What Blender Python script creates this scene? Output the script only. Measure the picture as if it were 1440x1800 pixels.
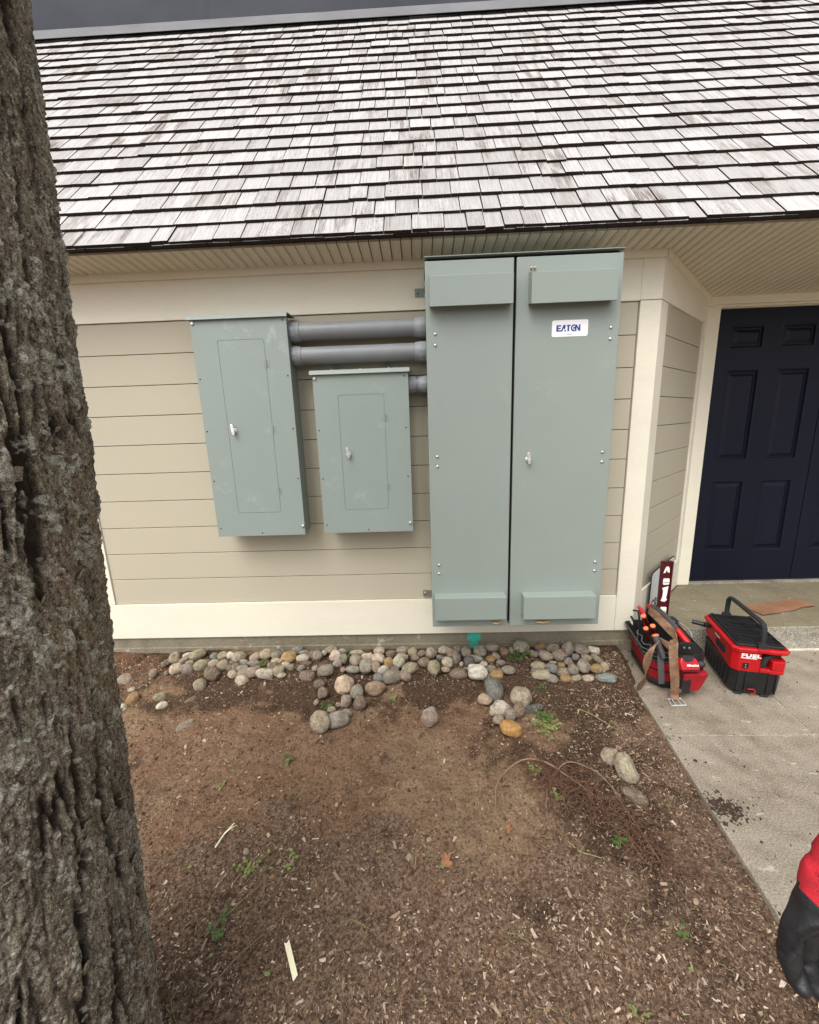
import bpy, bmesh, math, random
import numpy as np
from mathutils import Vector, Matrix, Euler
for o in list(bpy.data.objects): bpy.data.objects.remove(o)
S = bpy.context.scene; COL = S.collection
rad = math.radians
random.seed(7)

# ------------------------------------------------------------------ camera, light, exposure
CH = 1.505
cr = Vector((0.99913227, 0.02551069, -0.03292292)); cu = Vector((0.02669486, 0.21452611, 0.97635338)); cf = Vector((-0.03197027, 0.97638504, -0.21365896))
cd = bpy.data.cameras.new('camera'); cam = bpy.data.objects.new('camera', cd); COL.objects.link(cam)
m = Matrix.Identity(4)
for i in range(3): m[i][0] = cr[i]; m[i][1] = cu[i]; m[i][2] = -cf[i]
m[2][3] = CH
cam.matrix_world = m
cd.sensor_fit = 'HORIZONTAL'; cd.sensor_width = 36; cd.lens = 18.05; cd.clip_start = .02; cd.clip_end = 500
S.camera = cam
W = bpy.data.worlds.new("World"); S.world = W; W.use_nodes = True
nt = W.node_tree; nt.nodes.clear()
SUN_EL, SUN_AZ = rad(54), rad(208)          # azimuth clockwise from +Y : behind the camera, to the left
sky = nt.nodes.new('ShaderNodeTexSky'); sky.sky_type = 'NISHITA'; sky.sun_disc = False
sky.sun_elevation = SUN_EL; sky.sun_rotation = SUN_AZ; sky.dust_density = 4; sky.ozone_density = .6; sky.air_density = 1.0
hs = nt.nodes.new('ShaderNodeHueSaturation'); hs.inputs['Saturation'].default_value = .22
bg = nt.nodes.new('ShaderNodeBackground'); bg.inputs['Strength'].default_value = .15
wo = nt.nodes.new('ShaderNodeOutputWorld')
nt.links.new(sky.outputs[0], hs.inputs['Color']); nt.links.new(hs.outputs[0], bg.inputs[0]); nt.links.new(bg.outputs[0], wo.inputs[0])
sd = bpy.data.lights.new('sun', 'SUN'); sd.energy = .95; sd.angle = rad(50); sd.color = (1, .955, .89)
sun = bpy.data.objects.new('sun', sd); COL.objects.link(sun)
dirv = Vector((math.sin(SUN_AZ) * math.cos(SUN_EL), math.cos(SUN_AZ) * math.cos(SUN_EL), math.sin(SUN_EL)))
sun.rotation_euler = dirv.to_track_quat('Z', 'Y').to_euler()
S.view_settings.view_transform = 'Standard'; S.view_settings.look = 'None'; S.view_settings.gamma = 1
S.view_settings.exposure = 0.86
S.render.engine = 'CYCLES'; S.cycles.max_bounces = 6; S.cycles.diffuse_bounces = 4

# ------------------------------------------------------------------ numpy noise
def _h(i, j, k, s):
    n = (i * 374761393 + j * 668265263 + k * 2147483647 + s * 974634777) & 0xffffffff
    n = ((n ^ (n >> 13)) * 1274126177) & 0xffffffff
    n = (n ^ (n >> 16)) & 0xffffffff
    return n.astype(np.float64) / 4294967295.0
def vn(x, y, z, s=0):
    x, y, z = np.broadcast_arrays(np.asarray(x, float), np.asarray(y, float), np.asarray(z, float))
    i, j, k = np.floor(x).astype(np.int64), np.floor(y).astype(np.int64), np.floor(z).astype(np.int64)
    u, v, w = x - i, y - j, z - k
    u = u * u * (3 - 2 * u); v = v * v * (3 - 2 * v); w = w * w * (3 - 2 * w)
    def L(a, b, t): return a + (b - a) * t
    return L(L(L(_h(i, j, k, s), _h(i + 1, j, k, s), u), L(_h(i, j + 1, k, s), _h(i + 1, j + 1, k, s), u), v),
             L(L(_h(i, j, k + 1, s), _h(i + 1, j, k + 1, s), u), L(_h(i, j + 1, k + 1, s), _h(i + 1, j + 1, k + 1, s), u), v), w)
def fbm(x, y, z, o=4, s=0):
    a, t, n = .5, 0, 0
    for q in range(o):
        f = 2 ** q
        t = t + a * vn(x * f + 13.7 * q, y * f + 5.1 * q, z * f, s + q); n += a; a *= .5
    return t / n
def sst(a, b, x):
    t = np.clip((x - a) / (b - a), 0, 1); return t * t * (3 - 2 * t)

# ------------------------------------------------------------------ materials
def hexlin(r, g, b):
    f = lambda c: (c / 255 / 12.92) if c / 255 < .04045 else ((c / 255 + .055) / 1.055) ** 2.4
    return (f(r), f(g), f(b))
class NT:
    def __init__(s, name):
        s.m = bpy.data.materials.new(name); s.m.use_nodes = True; s.t = s.m.node_tree; s.t.nodes.clear()
        s.out = s.n('OutputMaterial'); s.b = s.n('BsdfPrincipled'); s.l(s.b.outputs[0], s.out.inputs[0])
        s.tc = s.n('TexCoord')
    def n(s, k, **kw):
        x = s.t.nodes.new('ShaderNode' + k)
        for a, b in kw.items(): setattr(x, a, b)
        return x
    def l(s, a, b): s.t.links.new(a, b)
    def noise(s, scale, detail=3, rough=.55, stretch=None, coord='Object', off=None):
        x = s.n('TexNoise'); x.inputs['Scale'].default_value = scale; x.inputs['Detail'].default_value = detail; x.inputs['Roughness'].default_value = rough
        if stretch or off:
            mp = s.n('Mapping'); mp.inputs['Scale'].default_value = stretch or (1, 1, 1)
            if off: mp.inputs['Location'].default_value = off
            s.l(s.tc.outputs[coord], mp.inputs[0]); s.l(mp.outputs[0], x.inputs['Vector'])
        else: s.l(s.tc.outputs[coord], x.inputs['Vector'])
        return x.outputs['Fac']
    def ramp(s, fac, stops, interp='LINEAR'):
        r = s.n('ValToRGB'); r.color_ramp.interpolation = interp
        e = r.color_ramp.elements
        while len(e) < len(stops): e.new(.5)
        for q, (p, c) in zip(e, stops):
            q.position = p; q.color = (c, c, c, 1) if isinstance(c, (int, float)) else (*c, 1)
        s.l(fac, r.inputs[0]); return r.outputs[0]
    def mix(s, fac, a, b, mode='MIX'):
        x = s.n('Mix', data_type='RGBA', blend_type=mode)
        for sock, v in ((x.inputs[0], fac), (x.inputs[6], a), (x.inputs[7], b)):
            if isinstance(v, (int, float)): sock.default_value = v if sock.type == 'VALUE' else (v, v, v, 1)
            elif isinstance(v, tuple): sock.default_value = (*v, 1)
            else: s.l(v, sock)
        return x.outputs[2]
    def math(s, op, a, b=None, clamp=False):
        x = s.n('Math', operation=op, use_clamp=clamp)
        for sock, v in ((x.inputs[0], a), (x.inputs[1], b)):
            if v is None: continue
            if isinstance(v, (int, float)): sock.default_value = v
            else: s.l(v, sock)
        return x.outputs[0]
    def attr(s, name):
        a = s.n('Attribute'); a.attribute_name = name; return a.outputs['Fac']
    def bump(s, h, strength=.3, dist=.002):
        b = s.n('Bump'); b.inputs['Strength'].default_value = strength; b.inputs['Distance'].default_value = dist
        s.l(h, b.inputs['Height']); s.l(b.outputs[0], s.b.inputs['Normal'])
    def set(s, col=None, rough=None, metal=None, spec=None):
        for k, v in (('Base Color', col), ('Roughness', rough), ('Metallic', metal), ('Specular IOR Level', spec)):
            if v is None: continue
            i = s.b.inputs[k]
            if isinstance(v, tuple): i.default_value = (*v, 1)
            elif isinstance(v, (int, float)): i.default_value = v
            else: s.l(v, i)
        return s.m
def simple(name, col, rough=.55, metal=0, spec=.4, var=.12, vs=6, fine=120, bump=.0, bd=.0008, stretch=None, coord='Object'):
    t = NT(name)
    a = t.noise(vs, 4, .6, stretch, coord); b = t.noise(fine, 3, .6, stretch, coord)
    k = t.math('ADD', t.math('MULTIPLY', a, .7), t.math('MULTIPLY', b, .3))
    lo = tuple(c * (1 - var * 1.6) for c in col); hi = tuple(min(1, c * (1 + var * 1.6)) for c in col)
    c = t.ramp(k, [(.25, lo), (.75, hi)])
    if bump: t.bump(b, bump, bd)
    r = t.ramp(a, [(.2, max(0, rough - .08)), (.8, min(1, rough + .08))])
    t.set(c, r, metal, spec); return t.m

M = {}
M['trim'] = simple('trim_paint', (.735, .69, .565), .55, var=.05, vs=3, fine=90, bump=.25, bd=.001, stretch=(.25, 1, 1))
def siding_mat(name, base):
    t = NT(name)
    g = t.noise(60, 4, .6, (.12, 1, 1)); a = t.noise(1.6, 3)
    v = t.noise(260, 2)
    c = t.mix(t.ramp(a, [(.3, 0), (.75, .35)]), base, tuple(x * .86 for x in base))
    c = t.mix(t.ramp(v, [(.45, 0.), (.8, .16)]), c, tuple(x * 1.18 for x in base))
    t.bump(g, .25, .0012); t.set(c, .62, 0, .3); return t.m
M['siding'] = siding_mat('siding_paint', (.455, .415, .318))
M['gap'] = simple('dark_gap', (.075, .066, .05), .9)
def enamel(name, base, sc_=.42):
    t = NT(name)
    f = t.noise(420, 2, .5); a = t.noise(2.2, 5, .65); sc = t.noise(9, 6, .75, (1, 1, 1))
    c = t.mix(t.ramp(a, [(.35, 0), (.7, .5)]), base, tuple(x * 1.1 for x in base))
    c = t.mix(t.ramp(f, [(.35, 0), (.75, .22)]), c, tuple(x * .78 for x in base))
    sm = t.math('MULTIPLY', t.ramp(sc, [(.56, 0), (.72, 1)]), t.ramp(t.noise(1.9, 2, .5, None, 'Object', (3, 1, 2)), [(.50, 0), (.64, sc_)]))
    c = t.mix(sm, c, (.55, .60, .57))
    t.bump(f, .18, .0006); t.set(c, t.ramp(a, [(.3, .42), (.8, .56)]), 0, .42); return t.m
M['enamel'] = enamel('grey_green_enamel', (.245, .290, .265))
M['enamel_big'] = enamel('grey_green_enamel_clean', (.250, .290, .262), .12)
M['enamel_dk'] = enamel('grey_green_enamel_edge', (.225, .265, .238))
M['pvc'] = simple('grey_pvc', (.205, .215, .225), .42, var=.08, vs=9, fine=300)
M['pvc2'] = simple('grey_pvc_fitting', (.25, .26, .275), .45, var=.08, vs=9, fine=300)
M['chrome'] = simple('chrome', (.85, .85, .85), .34, .85, var=.03)
M['zinc'] = simple('zinc_bolt', (.62, .62, .60), .32, 1, var=.1)
M['hole'] = simple('black_hole', (.008, .008, .008), .9)
M['brass'] = simple('brass', (.60, .46, .28), .4, .5)
M['label'] = simple('label_white', (.86, .86, .88), .3, var=.02)
M['blue'] = simple('label_blue', (.015, .045, .26), .35, var=.05)
M['door'] = simple('navy_door_paint', (.0042, .0060, .0155), .42, 0, .22, var=.18, vs=3, fine=200, bump=.15, bd=.0006, stretch=(1, 1, .15))
M['black'] = simple('black_plastic', (.012, .012, .013), .42, var=.2, vs=20, fine=400, bump=.15)
M['blackm'] = simple('black_matte', (.018, .018, .019), .75, var=.25, vs=20, fine=400, bump=.3)
M['red'] = simple('red_plastic', (.42, .006, .009), .36, var=.1, vs=14, fine=300)
M['redfab'] = simple('red_fabric', (.34, .006, .013), .8, var=.22, vs=14, fine=900, bump=.5)
M['blackfab'] = simple('black_fabric', (.016, .015, .016), .85, var=.3, vs=20, fine=900, bump=.5)
M['greyfab'] = simple('grey_webbing', (.095, .095, .10), .8, var=.15, vs=12, fine=700, bump=.6)
M['piping'] = simple('grey_piping', (.10, .10, .095), .7)
M['white'] = simple('white_print', (.85, .85, .85), .4, var=.02)
M['orange'] = simple('orange_cap', (.80, .22, .09), .45, var=.08)
M['maroon'] = simple('maroon_paint', (.075, .004, .006), .4, var=.1)
M['vial'] = simple('green_vial', (.55, .66, .30), .2, var=.1)
M['yellow'] = simple('yellow_tag', (.75, .60, .03), .5)
M['leather'] = simple('tan_leather', (.19, .105, .06), .7, var=.6, vs=22, fine=260, bump=.5, bd=.001)
M['card'] = simple('brown_paper', (.24, .12, .066), .85, var=.25, vs=7, fine=120, bump=.3)
M['lath'] = simple('lath_wood', (.80, .76, .52), .7, var=.06, vs=9, fine=200, stretch=(1, .2, 1))
M['teal'] = simple('teal_spray_paint', (.05, .42, .33), .6, var=.35, vs=30, fine=150)
M['leafg'] = simple('weed_green', (.062, .115, .026), .5, var=.35, vs=14, fine=160)
M['leafy'] = simple('weed_yellow_green', (.18, .215, .062), .5, var=.35, vs=14, fine=160)
M['stem'] = simple('weed_stem', (.22, .20, .08), .7, var=.3)
M['twig'] = simple('twig_bark', (.20, .125, .075), .85, var=.35, vs=25, fine=200)
M['root'] = simple('fine_root', (.12, .062, .036), .9, var=.35, vs=25, fine=200)
M['deadleaf'] = simple('dead_leaf', (.22, .10, .05), .75, var=.3, vs=22, fine=160, bump=.4)
M['purple'] = simple('petal', (.17, .10, .52), .6)
M['knit'] = simple('red_knit', (.46, .014, .026), .85, var=.22, vs=30, fine=500, bump=.9, bd=.002)
M['coat'] = simple('black_glove_coating', (.014, .014, .016), .38, var=.3, vs=18, fine=260, bump=.5, bd=.0015)
M['sleeve'] = simple('grey_sleeve', (.32, .33, .37), .9, var=.15, vs=20, fine=500, bump=.7)
M['skin'] = simple('skin', (.52, .30, .21), .55, var=.1)
M['denim'] = simple('denim', (.05, .07, .13), .85, var=.2, vs=20, fine=500, bump=.5)
M['hair'] = simple('hair', (.04, .025, .015), .7)
M['flash'] = simple('lead_flashing', (.17, .17, .175), .75, .0, .1, var=.15, vs=3, fine=60, bump=.2)
def slate():
    t = NT('slate_metal_cladding')
    a = t.noise(1.1, 5, .6, (1, 1, 1.6)); b = t.noise(3.2, 5, .6)
    t.bump(b, .15, .01)
    t.set(t.ramp(a, [(.35, (.034, .038, .049)), (.65, (.050, .055, .067))]), .6, .0, .08); return t.m
M['slate'] = slate()
def soffit():
    t = NT('beadboard_paint'); a = t.noise(2.5, 4)
    t.set(t.ramp(a, [(.3, (.65, .60, .49)), (.75, (.71, .66, .54))]), .55, 0, .3); return t.m
M['soffit'] = soffit()
def shingle():
    t = NT('weathered_shingle')
    g = t.n('NewGeometry').outputs['Random Per Island']
    gr = t.noise(150, 4, .75, (1, .035, .2)); br = t.noise(16, 4, .6, (1, .12, 1)); pa = t.noise(1.5, 4, .6)
    sp = t.noise(130, 3, .6)
    base = t.ramp(g, [(0, (.405, .395, .388)), (.5, (.465, .455, .45)), (1, (.52, .51, .505))])
    c = t.mix(t.ramp(gr, [(.40, 0), (.64, .62)]), base, (.27, .25, .24))
    sk = t.math('MULTIPLY', t.ramp(br, [(.47, 0), (.57, 1)]), t.ramp(gr, [(.38, .3), (.54, 1)]))
    g2 = t.math('FRACT', t.math('MULTIPLY', g, 17.3))
    wh = t.math('MULTIPLY', t.ramp(g2, [(.30, 0), (.8, 1)]), t.ramp(pa, [(.40, .2), (.58, 1)]))
    c = t.mix(t.math('MULTIPLY', t.math('MULTIPLY', sk, wh), .8), c, (.12, .082, .062))
    g3 = t.math('FRACT', t.math('MULTIPLY', g, 41.7))
    dk = t.math('MULTIPLY', t.ramp(sp, [(.56, 0), (.64, 1)]), t.ramp(g3, [(.80, 0), (.9, .7)]))
    c = t.mix(dk, c, (.10, .10, .085))
    t.bump(gr, .35, .0015); t.set(c, .95, 0, .05); return t.m
M['shingle'] = shingle()
M['butt'] = simple('shingle_butt', (.022, .014, .011), .95, var=.5, vs=30, fine=120)  # weathered end grain, with shade of butts and joints darkened into the colour
def concrete(name, base, dark, pale, olive=None, pits=True, k=1.0):
    t = NT(name)
    a = t.noise(1.7, 5, .65); b = t.noise(7, 6, .7); f = t.noise(170, 4, .7); d = t.noise(15, 6, .7, (1, .6, 1)); w = t.noise(13, 6, .75, (.6, 1.6, 1), 'Object', (4, 2, 1))
    c = t.mix(t.ramp(b, [(.38, .0), (.64, 1)]), base, dark)
    c = t.mix(t.ramp(a, [(.42, 0), (.62, .6)]), c, pale)
    c = t.mix(t.ramp(f, [(.38, .75 * k), (.5, 0)]), c, tuple(x * .5 for x in dark))
    c = t.mix(t.ramp(f, [(.52, 0), (.66, .7 * k)]), c, tuple(min(1, x * 1.4) for x in pale))
    c = t.mix(t.ramp(w, [(.60, 0), (.67, .6)]), c, (.60, .57, .50))
    if pits: c = t.mix(t.ramp(d, [(.635, 0), (.675, .8)]), c, (.055, .042, .028))
    if olive: c = t.mix(t.ramp(t.noise(1.3, 4, .6, None, 'Object', (7, 3, 0)), [(.36, 0), (.6, .75)]), c, olive)
    t.bump(t.math('ADD', f, t.math('MULTIPLY', b, 1.5)), .45, .003); t.set(c, .88, 0, .2); return t.m
M['walk'] = concrete('walk_concrete', (.290, .250, .192), (.17, .138, .100), (.385, .34, .27), None, True, .7)
M['porch'] = concrete('porch_concrete', (.215, .188, .132), (.135, .113, .072), (.29, .26, .195), (.175, .148, .085), False)
M['riser'] = concrete('riser_concrete', (.30, .275, .225), (.15, .135, .10), (.42, .39, .33), None, True)
M['found'] = concrete('foundation_concrete', (.225, .198, .138), (.13, .112, .074), (.28, .25, .185), None, False, .45)
M['joint'] = simple('joint_filler', (.62, .57, .48), .85, var=.3, vs=20)
M['crack'] = simple('joint_groove', (.42, .37, .30), .95, var=.4, vs=30)
def rockm():
    t = NT('river_stone'); oi = t.n('ObjectInfo')
    col = oi.outputs['Color']; rn = oi.outputs['Random']
    off = t.n('Mapping'); t.l(t.tc.outputs['Object'], off.inputs[0])
    cmb = t.n('CombineXYZ'); t.l(t.math('MULTIPLY', rn, 37.), cmb.inputs[0]); t.l(t.math('MULTIPLY', rn, 91.), cmb.inputs[1]); t.l(cmb.outputs[0], off.inputs['Location'])
    def N(sc, de, ro):
        x = t.n('TexNoise'); x.inputs['Scale'].default_value = sc; x.inputs['Detail'].default_value = de; x.inputs['Roughness'].default_value = ro; t.l(off.outputs[0], x.inputs['Vector']); return x.outputs['Fac']
    a = N(1.3, 4, .6); f = N(14, 4, .75); d = N(4, 4, .7)
    c = t.mix(t.ramp(a, [(.40, .0), (.60, .8)]), col, t.mix(1.0, col, (.60, .52, .42), 'MULTIPLY'))
    c = t.mix(t.ramp(f, [(.38, .8), (.50, 0)]), c, t.mix(1.0, col, (.42, .38, .34), 'MULTIPLY'))
    c = t.mix(t.ramp(d, [(.52, 0), (.64, .5)]), c, t.mix(.55, col, (.62, .58, .50)))
    c = t.mix(t.ramp(f, [(.56, 0), (.66, .5)]), c, (.55, .50, .42))
    c = t.mix(t.ramp(N(2.6, 5, .75), [(.53, 0), (.64, .5)]), c, (.16, .105, .066))
    t.bump(f, .5, .03); t.set(c, .72, 0, .3); return t.m
M['rock'] = rockm()
def soil():
    t = NT('soil')
    wet, mul, red = t.attr('wet'), t.attr('mulch'), t.attr('red')
    a = t.noise(9, 6, .7); f = t.noise(95, 5, .75); g = t.noise(330, 3, .7)
    dry = t.mix(t.ramp(a, [(.3, 0), (.7, 1)]), (.215, .133, .078), (.33, .225, .14))
    dry = t.mix(t.math('MULTIPLY', red, .8), dry, (.165, .075, .045))
    ml = t.mix(t.ramp(f, [(.38, 0), (.62, 1)]), (.085, .052, .035), (.285, .19, .128))
    c = t.mix(mul, dry, ml)
    c = t.mix(t.ramp(f, [(.37, .8), (.48, 0)]), c, (.055, .032, .02))
    c = t.mix(t.ramp(f, [(.54, 0), (.66, .55)]), c, (.34, .235, .155))
    c = t.mix(t.math('MULTIPLY', wet, .9), c, t.ramp(f, [(.4, (.026, .015, .009)), (.62, (.085, .050, .032))]))
    c = t.mix(t.ramp(g, [(.58, 0), (.68, .6)]), c, (.38, .285, .20))
    t.bump(t.math('ADD', f, t.math('MULTIPLY', g, .6)), 1.0, .010); t.set(c, .93, 0, .15); return t.m
M['soil'] = soil()
def chips():
    t = NT('wood_chip'); g = t.n('NewGeometry').outputs['Random Per Island']
    c = t.ramp(g, [(0, (.05, .03, .02)), (.35, (.125, .076, .050)), (.65, (.235, .152, .100)), (.86, (.39, .285, .20)), (.97, (.60, .50, .38))])
    c = t.mix(t.ramp(t.noise(220, 3), [(.3, .4), (.7, 0)]), c, (.07, .045, .03))
    t.set(c, .85, 0, .2); return t.m
M['chip'] = chips()
def crumbs():
    t = NT('soil_clod'); g = t.n('NewGeometry').outputs['Random Per Island']
    c = t.ramp(g, [(0, (.06, .034, .02)), (.5, (.15, .088, .05)), (.85, (.24, .155, .095)), (.97, (.40, .30, .20))])
    t.set(c, .95, 0, .1); return t.m
M['crumb'] = crumbs()
def bark():
    t = NT('bark_and_lichen')
    li, cr_, ti = t.attr('lichen'), t.attr('crack'), t.attr('tint')
    a = t.noise(16, 6, .7, (1, 1, .3)); f = t.noise(150, 5, .75, (1, 1, .5)); g = t.noise(420, 3, .7)
    c = t.mix(t.ramp(a, [(.3, 0), (.7, 1)]), (.135, .108, .078), (.33, .285, .21))
    c = t.mix(t.math('MULTIPLY', ti, .75), c, (.29, .19, .115))
    c = t.mix(t.ramp(f, [(.38, .85), (.49, 0)]), c, (.022, .017, .013))
    c = t.mix(t.ramp(f, [(.53, 0), (.64, .8)]), c, (.37, .33, .25))
    c = t.mix(t.ramp(g, [(.42, .75), (.49, 0)]), c, (.03, .024, .018))
    c = t.mix(t.ramp(t.noise(260, 3, .7, (1, 1, .6), 'Object', (3, 3, 3)), [(.58, 0), (.64, .75)]), c, (.50, .47, .38))
    c = t.mix(cr_, c, (.028, .020, .015))
    pale = t.mix(t.ramp(a, [(.35, 0), (.65, 1)]), (.36, .35, .285), (.56, .54, .45))
    pale = t.mix(t.ramp(g, [(.36, .8), (.56, 0)]), pale, (.085, .09, .065))
    pale = t.mix(t.ramp(f, [(.6, 0), (.8, .6)]), pale, (.46, .48, .38))
    c = t.mix(t.math('MULTIPLY', t.ramp(li, [(.25, 0), (.55, 1)]), t.ramp(t.noise(95, 4, .8), [(.43, .1), (.50, 1)])), c, pale)
    gm = t.noise(5, 4, .6, None, 'Object', (2, 9, 4))
    c = t.mix(t.math('MULTIPLY', t.ramp(gm, [(.56, 0), (.7, .45)]), t.ramp(f, [(.45, 0), (.6, 1)])), c, (.16, .16, .045))
    t.bump(t.math('ADD', f, t.math('MULTIPLY', g, .5)), .8, .003); t.set(c, .9, 0, .2); return t.m
M['bark'] = bark()

# ------------------------------------------------------------------ mesh building
LOCS = {}
def root_of(o): 
    while o.parent: o = o.parent
    return o
def put(name, me, parent=None, label=None, cat=None, group=None, kind=None, loc=None):
    o = bpy.data.objects.new(name, me); COL.objects.link(o)
    if parent is not None:
        o.parent = parent
        r = root_of(parent)
        me.transform(Matrix.Translation(-Vector(r.location)))
    elif loc is not None:
        me.transform(Matrix.Translation(-Vector(loc))); o.location = loc
    tag(o, label, cat, group, kind); return o
def tag(o, label=None, cat=None, group=None, kind=None):
    if label: o['label'] = label
    if cat: o['category'] = cat
    if group: o['group'] = group
    if kind: o['kind'] = kind
    return o
def thing(name, label, cat, loc, group=None):
    o = bpy.data.objects.new(name, None); COL.objects.link(o); o.location = loc; o.empty_display_size = .1
    return tag(o, label, cat, group)
class MB:
    def __init__(s): s.v = []; s.f = []; s.mi = []; s.T = Matrix.Identity(4)
    def add(s, vs, fs, mi=0):
        b = len(s.v); s.v += [tuple(s.T @ Vector(v)) for v in vs]; s.f += [tuple(b + i for i in f) for f in fs]; s.mi += [mi] * len(fs)
    def box(s, x0, x1, y0, y1, z0, z1, mi=0):
        s.add([(x0, y0, z0), (x1, y0, z0), (x1, y1, z0), (x0, y1, z0), (x0, y0, z1), (x1, y0, z1), (x1, y1, z1), (x0, y1, z1)],
              [(0, 3, 2, 1), (4, 5, 6, 7), (0, 1, 5, 4), (1, 2, 6, 5), (2, 3, 7, 6), (3, 0, 4, 7)], mi)
    def loft(s, rings, mi=0, cap0=True, cap1=True, closed=True, mis=None):
        n = len(rings[0]); vs = [p for r in rings for p in r]; fs = []
        b = len(s.v); s.v += [tuple(s.T @ Vector(v)) for v in vs]
        for k in range(len(rings) - 1):
            for i in range(n if closed else n - 1):
                j = (i + 1) % n
                s.f.append((b + k * n + i, b + k * n + j, b + (k + 1) * n + j, b + (k + 1) * n + i)); s.mi.append(mis[k] if mis else mi)
        if cap0: s.f.append(tuple(b + i for i in reversed(range(n)))); s.mi.append(mis[0] if mis else mi)
        if cap1: s.f.append(tuple(b + (len(rings) - 1) * n + i for i in range(n))); s.mi.append(mis[-1] if mis else mi)
    def prism(s, poly, p0, axis, mi=0, e1=None, e2=None):
        # poly 2d in plane (e1,e2) at p0, extruded along axis vector
        p0, axis, e1, e2 = Vector(p0), Vector(axis), Vector(e1), Vector(e2)
        a = [p0 + e1 * q[0] + e2 * q[1] for q in poly]
        if e1.cross(e2).dot(axis) < 0: a = a[::-1]
        s.loft([a, [q + axis for q in a]], mi)
    def tube(s, pts, r, n=10, mi=0, cap=True, flat=1.0):
        pts = [Vector(p) for p in pts]; R_ = r if isinstance(r, (list, tuple)) else [r] * len(pts)
        rings = []; up = None
        for i, p in enumerate(pts):
            d = (pts[min(i + 1, len(pts) - 1)] - pts[max(i - 1, 0)]).normalized()
            if up is None:
                up = Vector((0, 0, 1)) if abs(d.z) < .9 else Vector((1, 0, 0))
            u = d.cross(up); u = u.normalized() if u.length > 1e-6 else Vector((1, 0, 0)); w = u.cross(d).normalized(); up = w
            rings.append([p + (u * math.cos(2 * math.pi * k / n) + w * math.sin(2 * math.pi * k / n) * flat) * R_[i] for k in range(n)])
        s.loft([list(reversed(q)) for q in rings], mi, cap, cap)
    def lathe(s, prof, c, ax, n=24, mi=0, mis=None):
        c, ax = Vector(c), Vector(ax).normalized(); u = ax.orthogonal().normalized(); w = ax.cross(u)
        s.loft([[c + ax * h + (u * math.cos(2 * math.pi * k / n) + w * math.sin(2 * math.pi * k / n)) * max(r, 1e-5) for k in range(n)] for (r, h) in prof], mi, mis=mis)
    def ribbon(s, pts, wd, th, mi=0):
        # pts list, wd list of half-width vectors, th thickness
        P = [Vector(p) for p in pts]; rings = []
        for i, p in enumerate(P):
            d = (P[min(i + 1, len(P) - 1)] - P[max(i - 1, 0)]).normalized(); w = Vector(wd[i]); nn = d.cross(w).normalized() * th / 2
            rings.append([p - w - nn, p + w - nn, p + w + nn, p - w + nn])
        s.loft(rings, mi)
    def mesh(s, name, mats, smooth=False, angle=None):
        me = bpy.data.meshes.new(name); me.from_pydata(s.v, [], s.f)
        for q in (mats if isinstance(mats, (list, tuple)) else [mats]): me.materials.append(M[q] if isinstance(q, str) else q)
        me.polygons.foreach_set('material_index', s.mi)
        bm = bmesh.new(); bm.from_mesh(me); bmesh.ops.recalc_face_normals(bm, faces=bm.faces[:]); bm.to_mesh(me); bm.free()
        if smooth:
            me.polygons.foreach_set('use_smooth', [True] * len(me.polygons))
            try: me.set_sharp_from_angle(angle=rad(angle or 40))
            except Exception: pass
        me.update(); return me
    def build(s, name, mats, parent=None, bevel=0, seg=2, smooth=False, angle=None, **kw):
        o = put(name, s.mesh(name, mats, smooth, angle), parent, **kw)
        if bevel:
            b = o.modifiers.new('bevel', 'BEVEL'); b.width = bevel; b.segments = seg; b.limit_method = 'ANGLE'; b.angle_limit = rad(35); b.harden_normals = False
        return o
def npmesh(name, V, F, mats, mi=None, smooth=False):
    me = bpy.data.meshes.new(name); V = np.asarray(V, np.float32).reshape(-1, 3); F = np.asarray(F, np.int32)
    k = F.shape[1]; me.vertices.add(len(V)); me.vertices.foreach_set('co', V.ravel())
    me.loops.add(F.size); me.loops.foreach_set('vertex_index', F.ravel())
    me.polygons.add(len(F)); me.polygons.foreach_set('loop_start', np.arange(len(F), dtype=np.int32) * k); me.polygons.foreach_set('loop_total', np.full(len(F), k, np.int32))
    for q in mats: me.materials.append(M[q])
    if mi is not None: me.polygons.foreach_set('material_index', np.asarray(mi, np.int32))
    me.polygons.foreach_set('use_smooth', np.full(len(F), bool(smooth)))
    me.update(calc_edges=True); me.validate(); return me
def fattr(me, name, arr):
    a = me.attributes.new(name, 'FLOAT', 'POINT'); a.data.foreach_set('value', np.asarray(arr, np.float32).ravel())
def textmesh(body, size, bold=0, shear=0, ext=.0004, space=1.0, sx=1.0):
    c = bpy.data.curves.new('lettering', 'FONT'); c.body = body; c.size = size; c.offset = bold; c.shear = shear; c.extrude = ext; c.space_character = space
    o = bpy.data.objects.new('lettering_tmp', c); COL.objects.link(o)
    dg = bpy.context.evaluated_depsgraph_get(); me = bpy.data.meshes.new_from_object(o.evaluated_get(dg)); bpy.data.objects.remove(o)
    me.transform(Matrix.Scale(sx, 4, (1, 0, 0))); me.materials.clear(); return me
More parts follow.
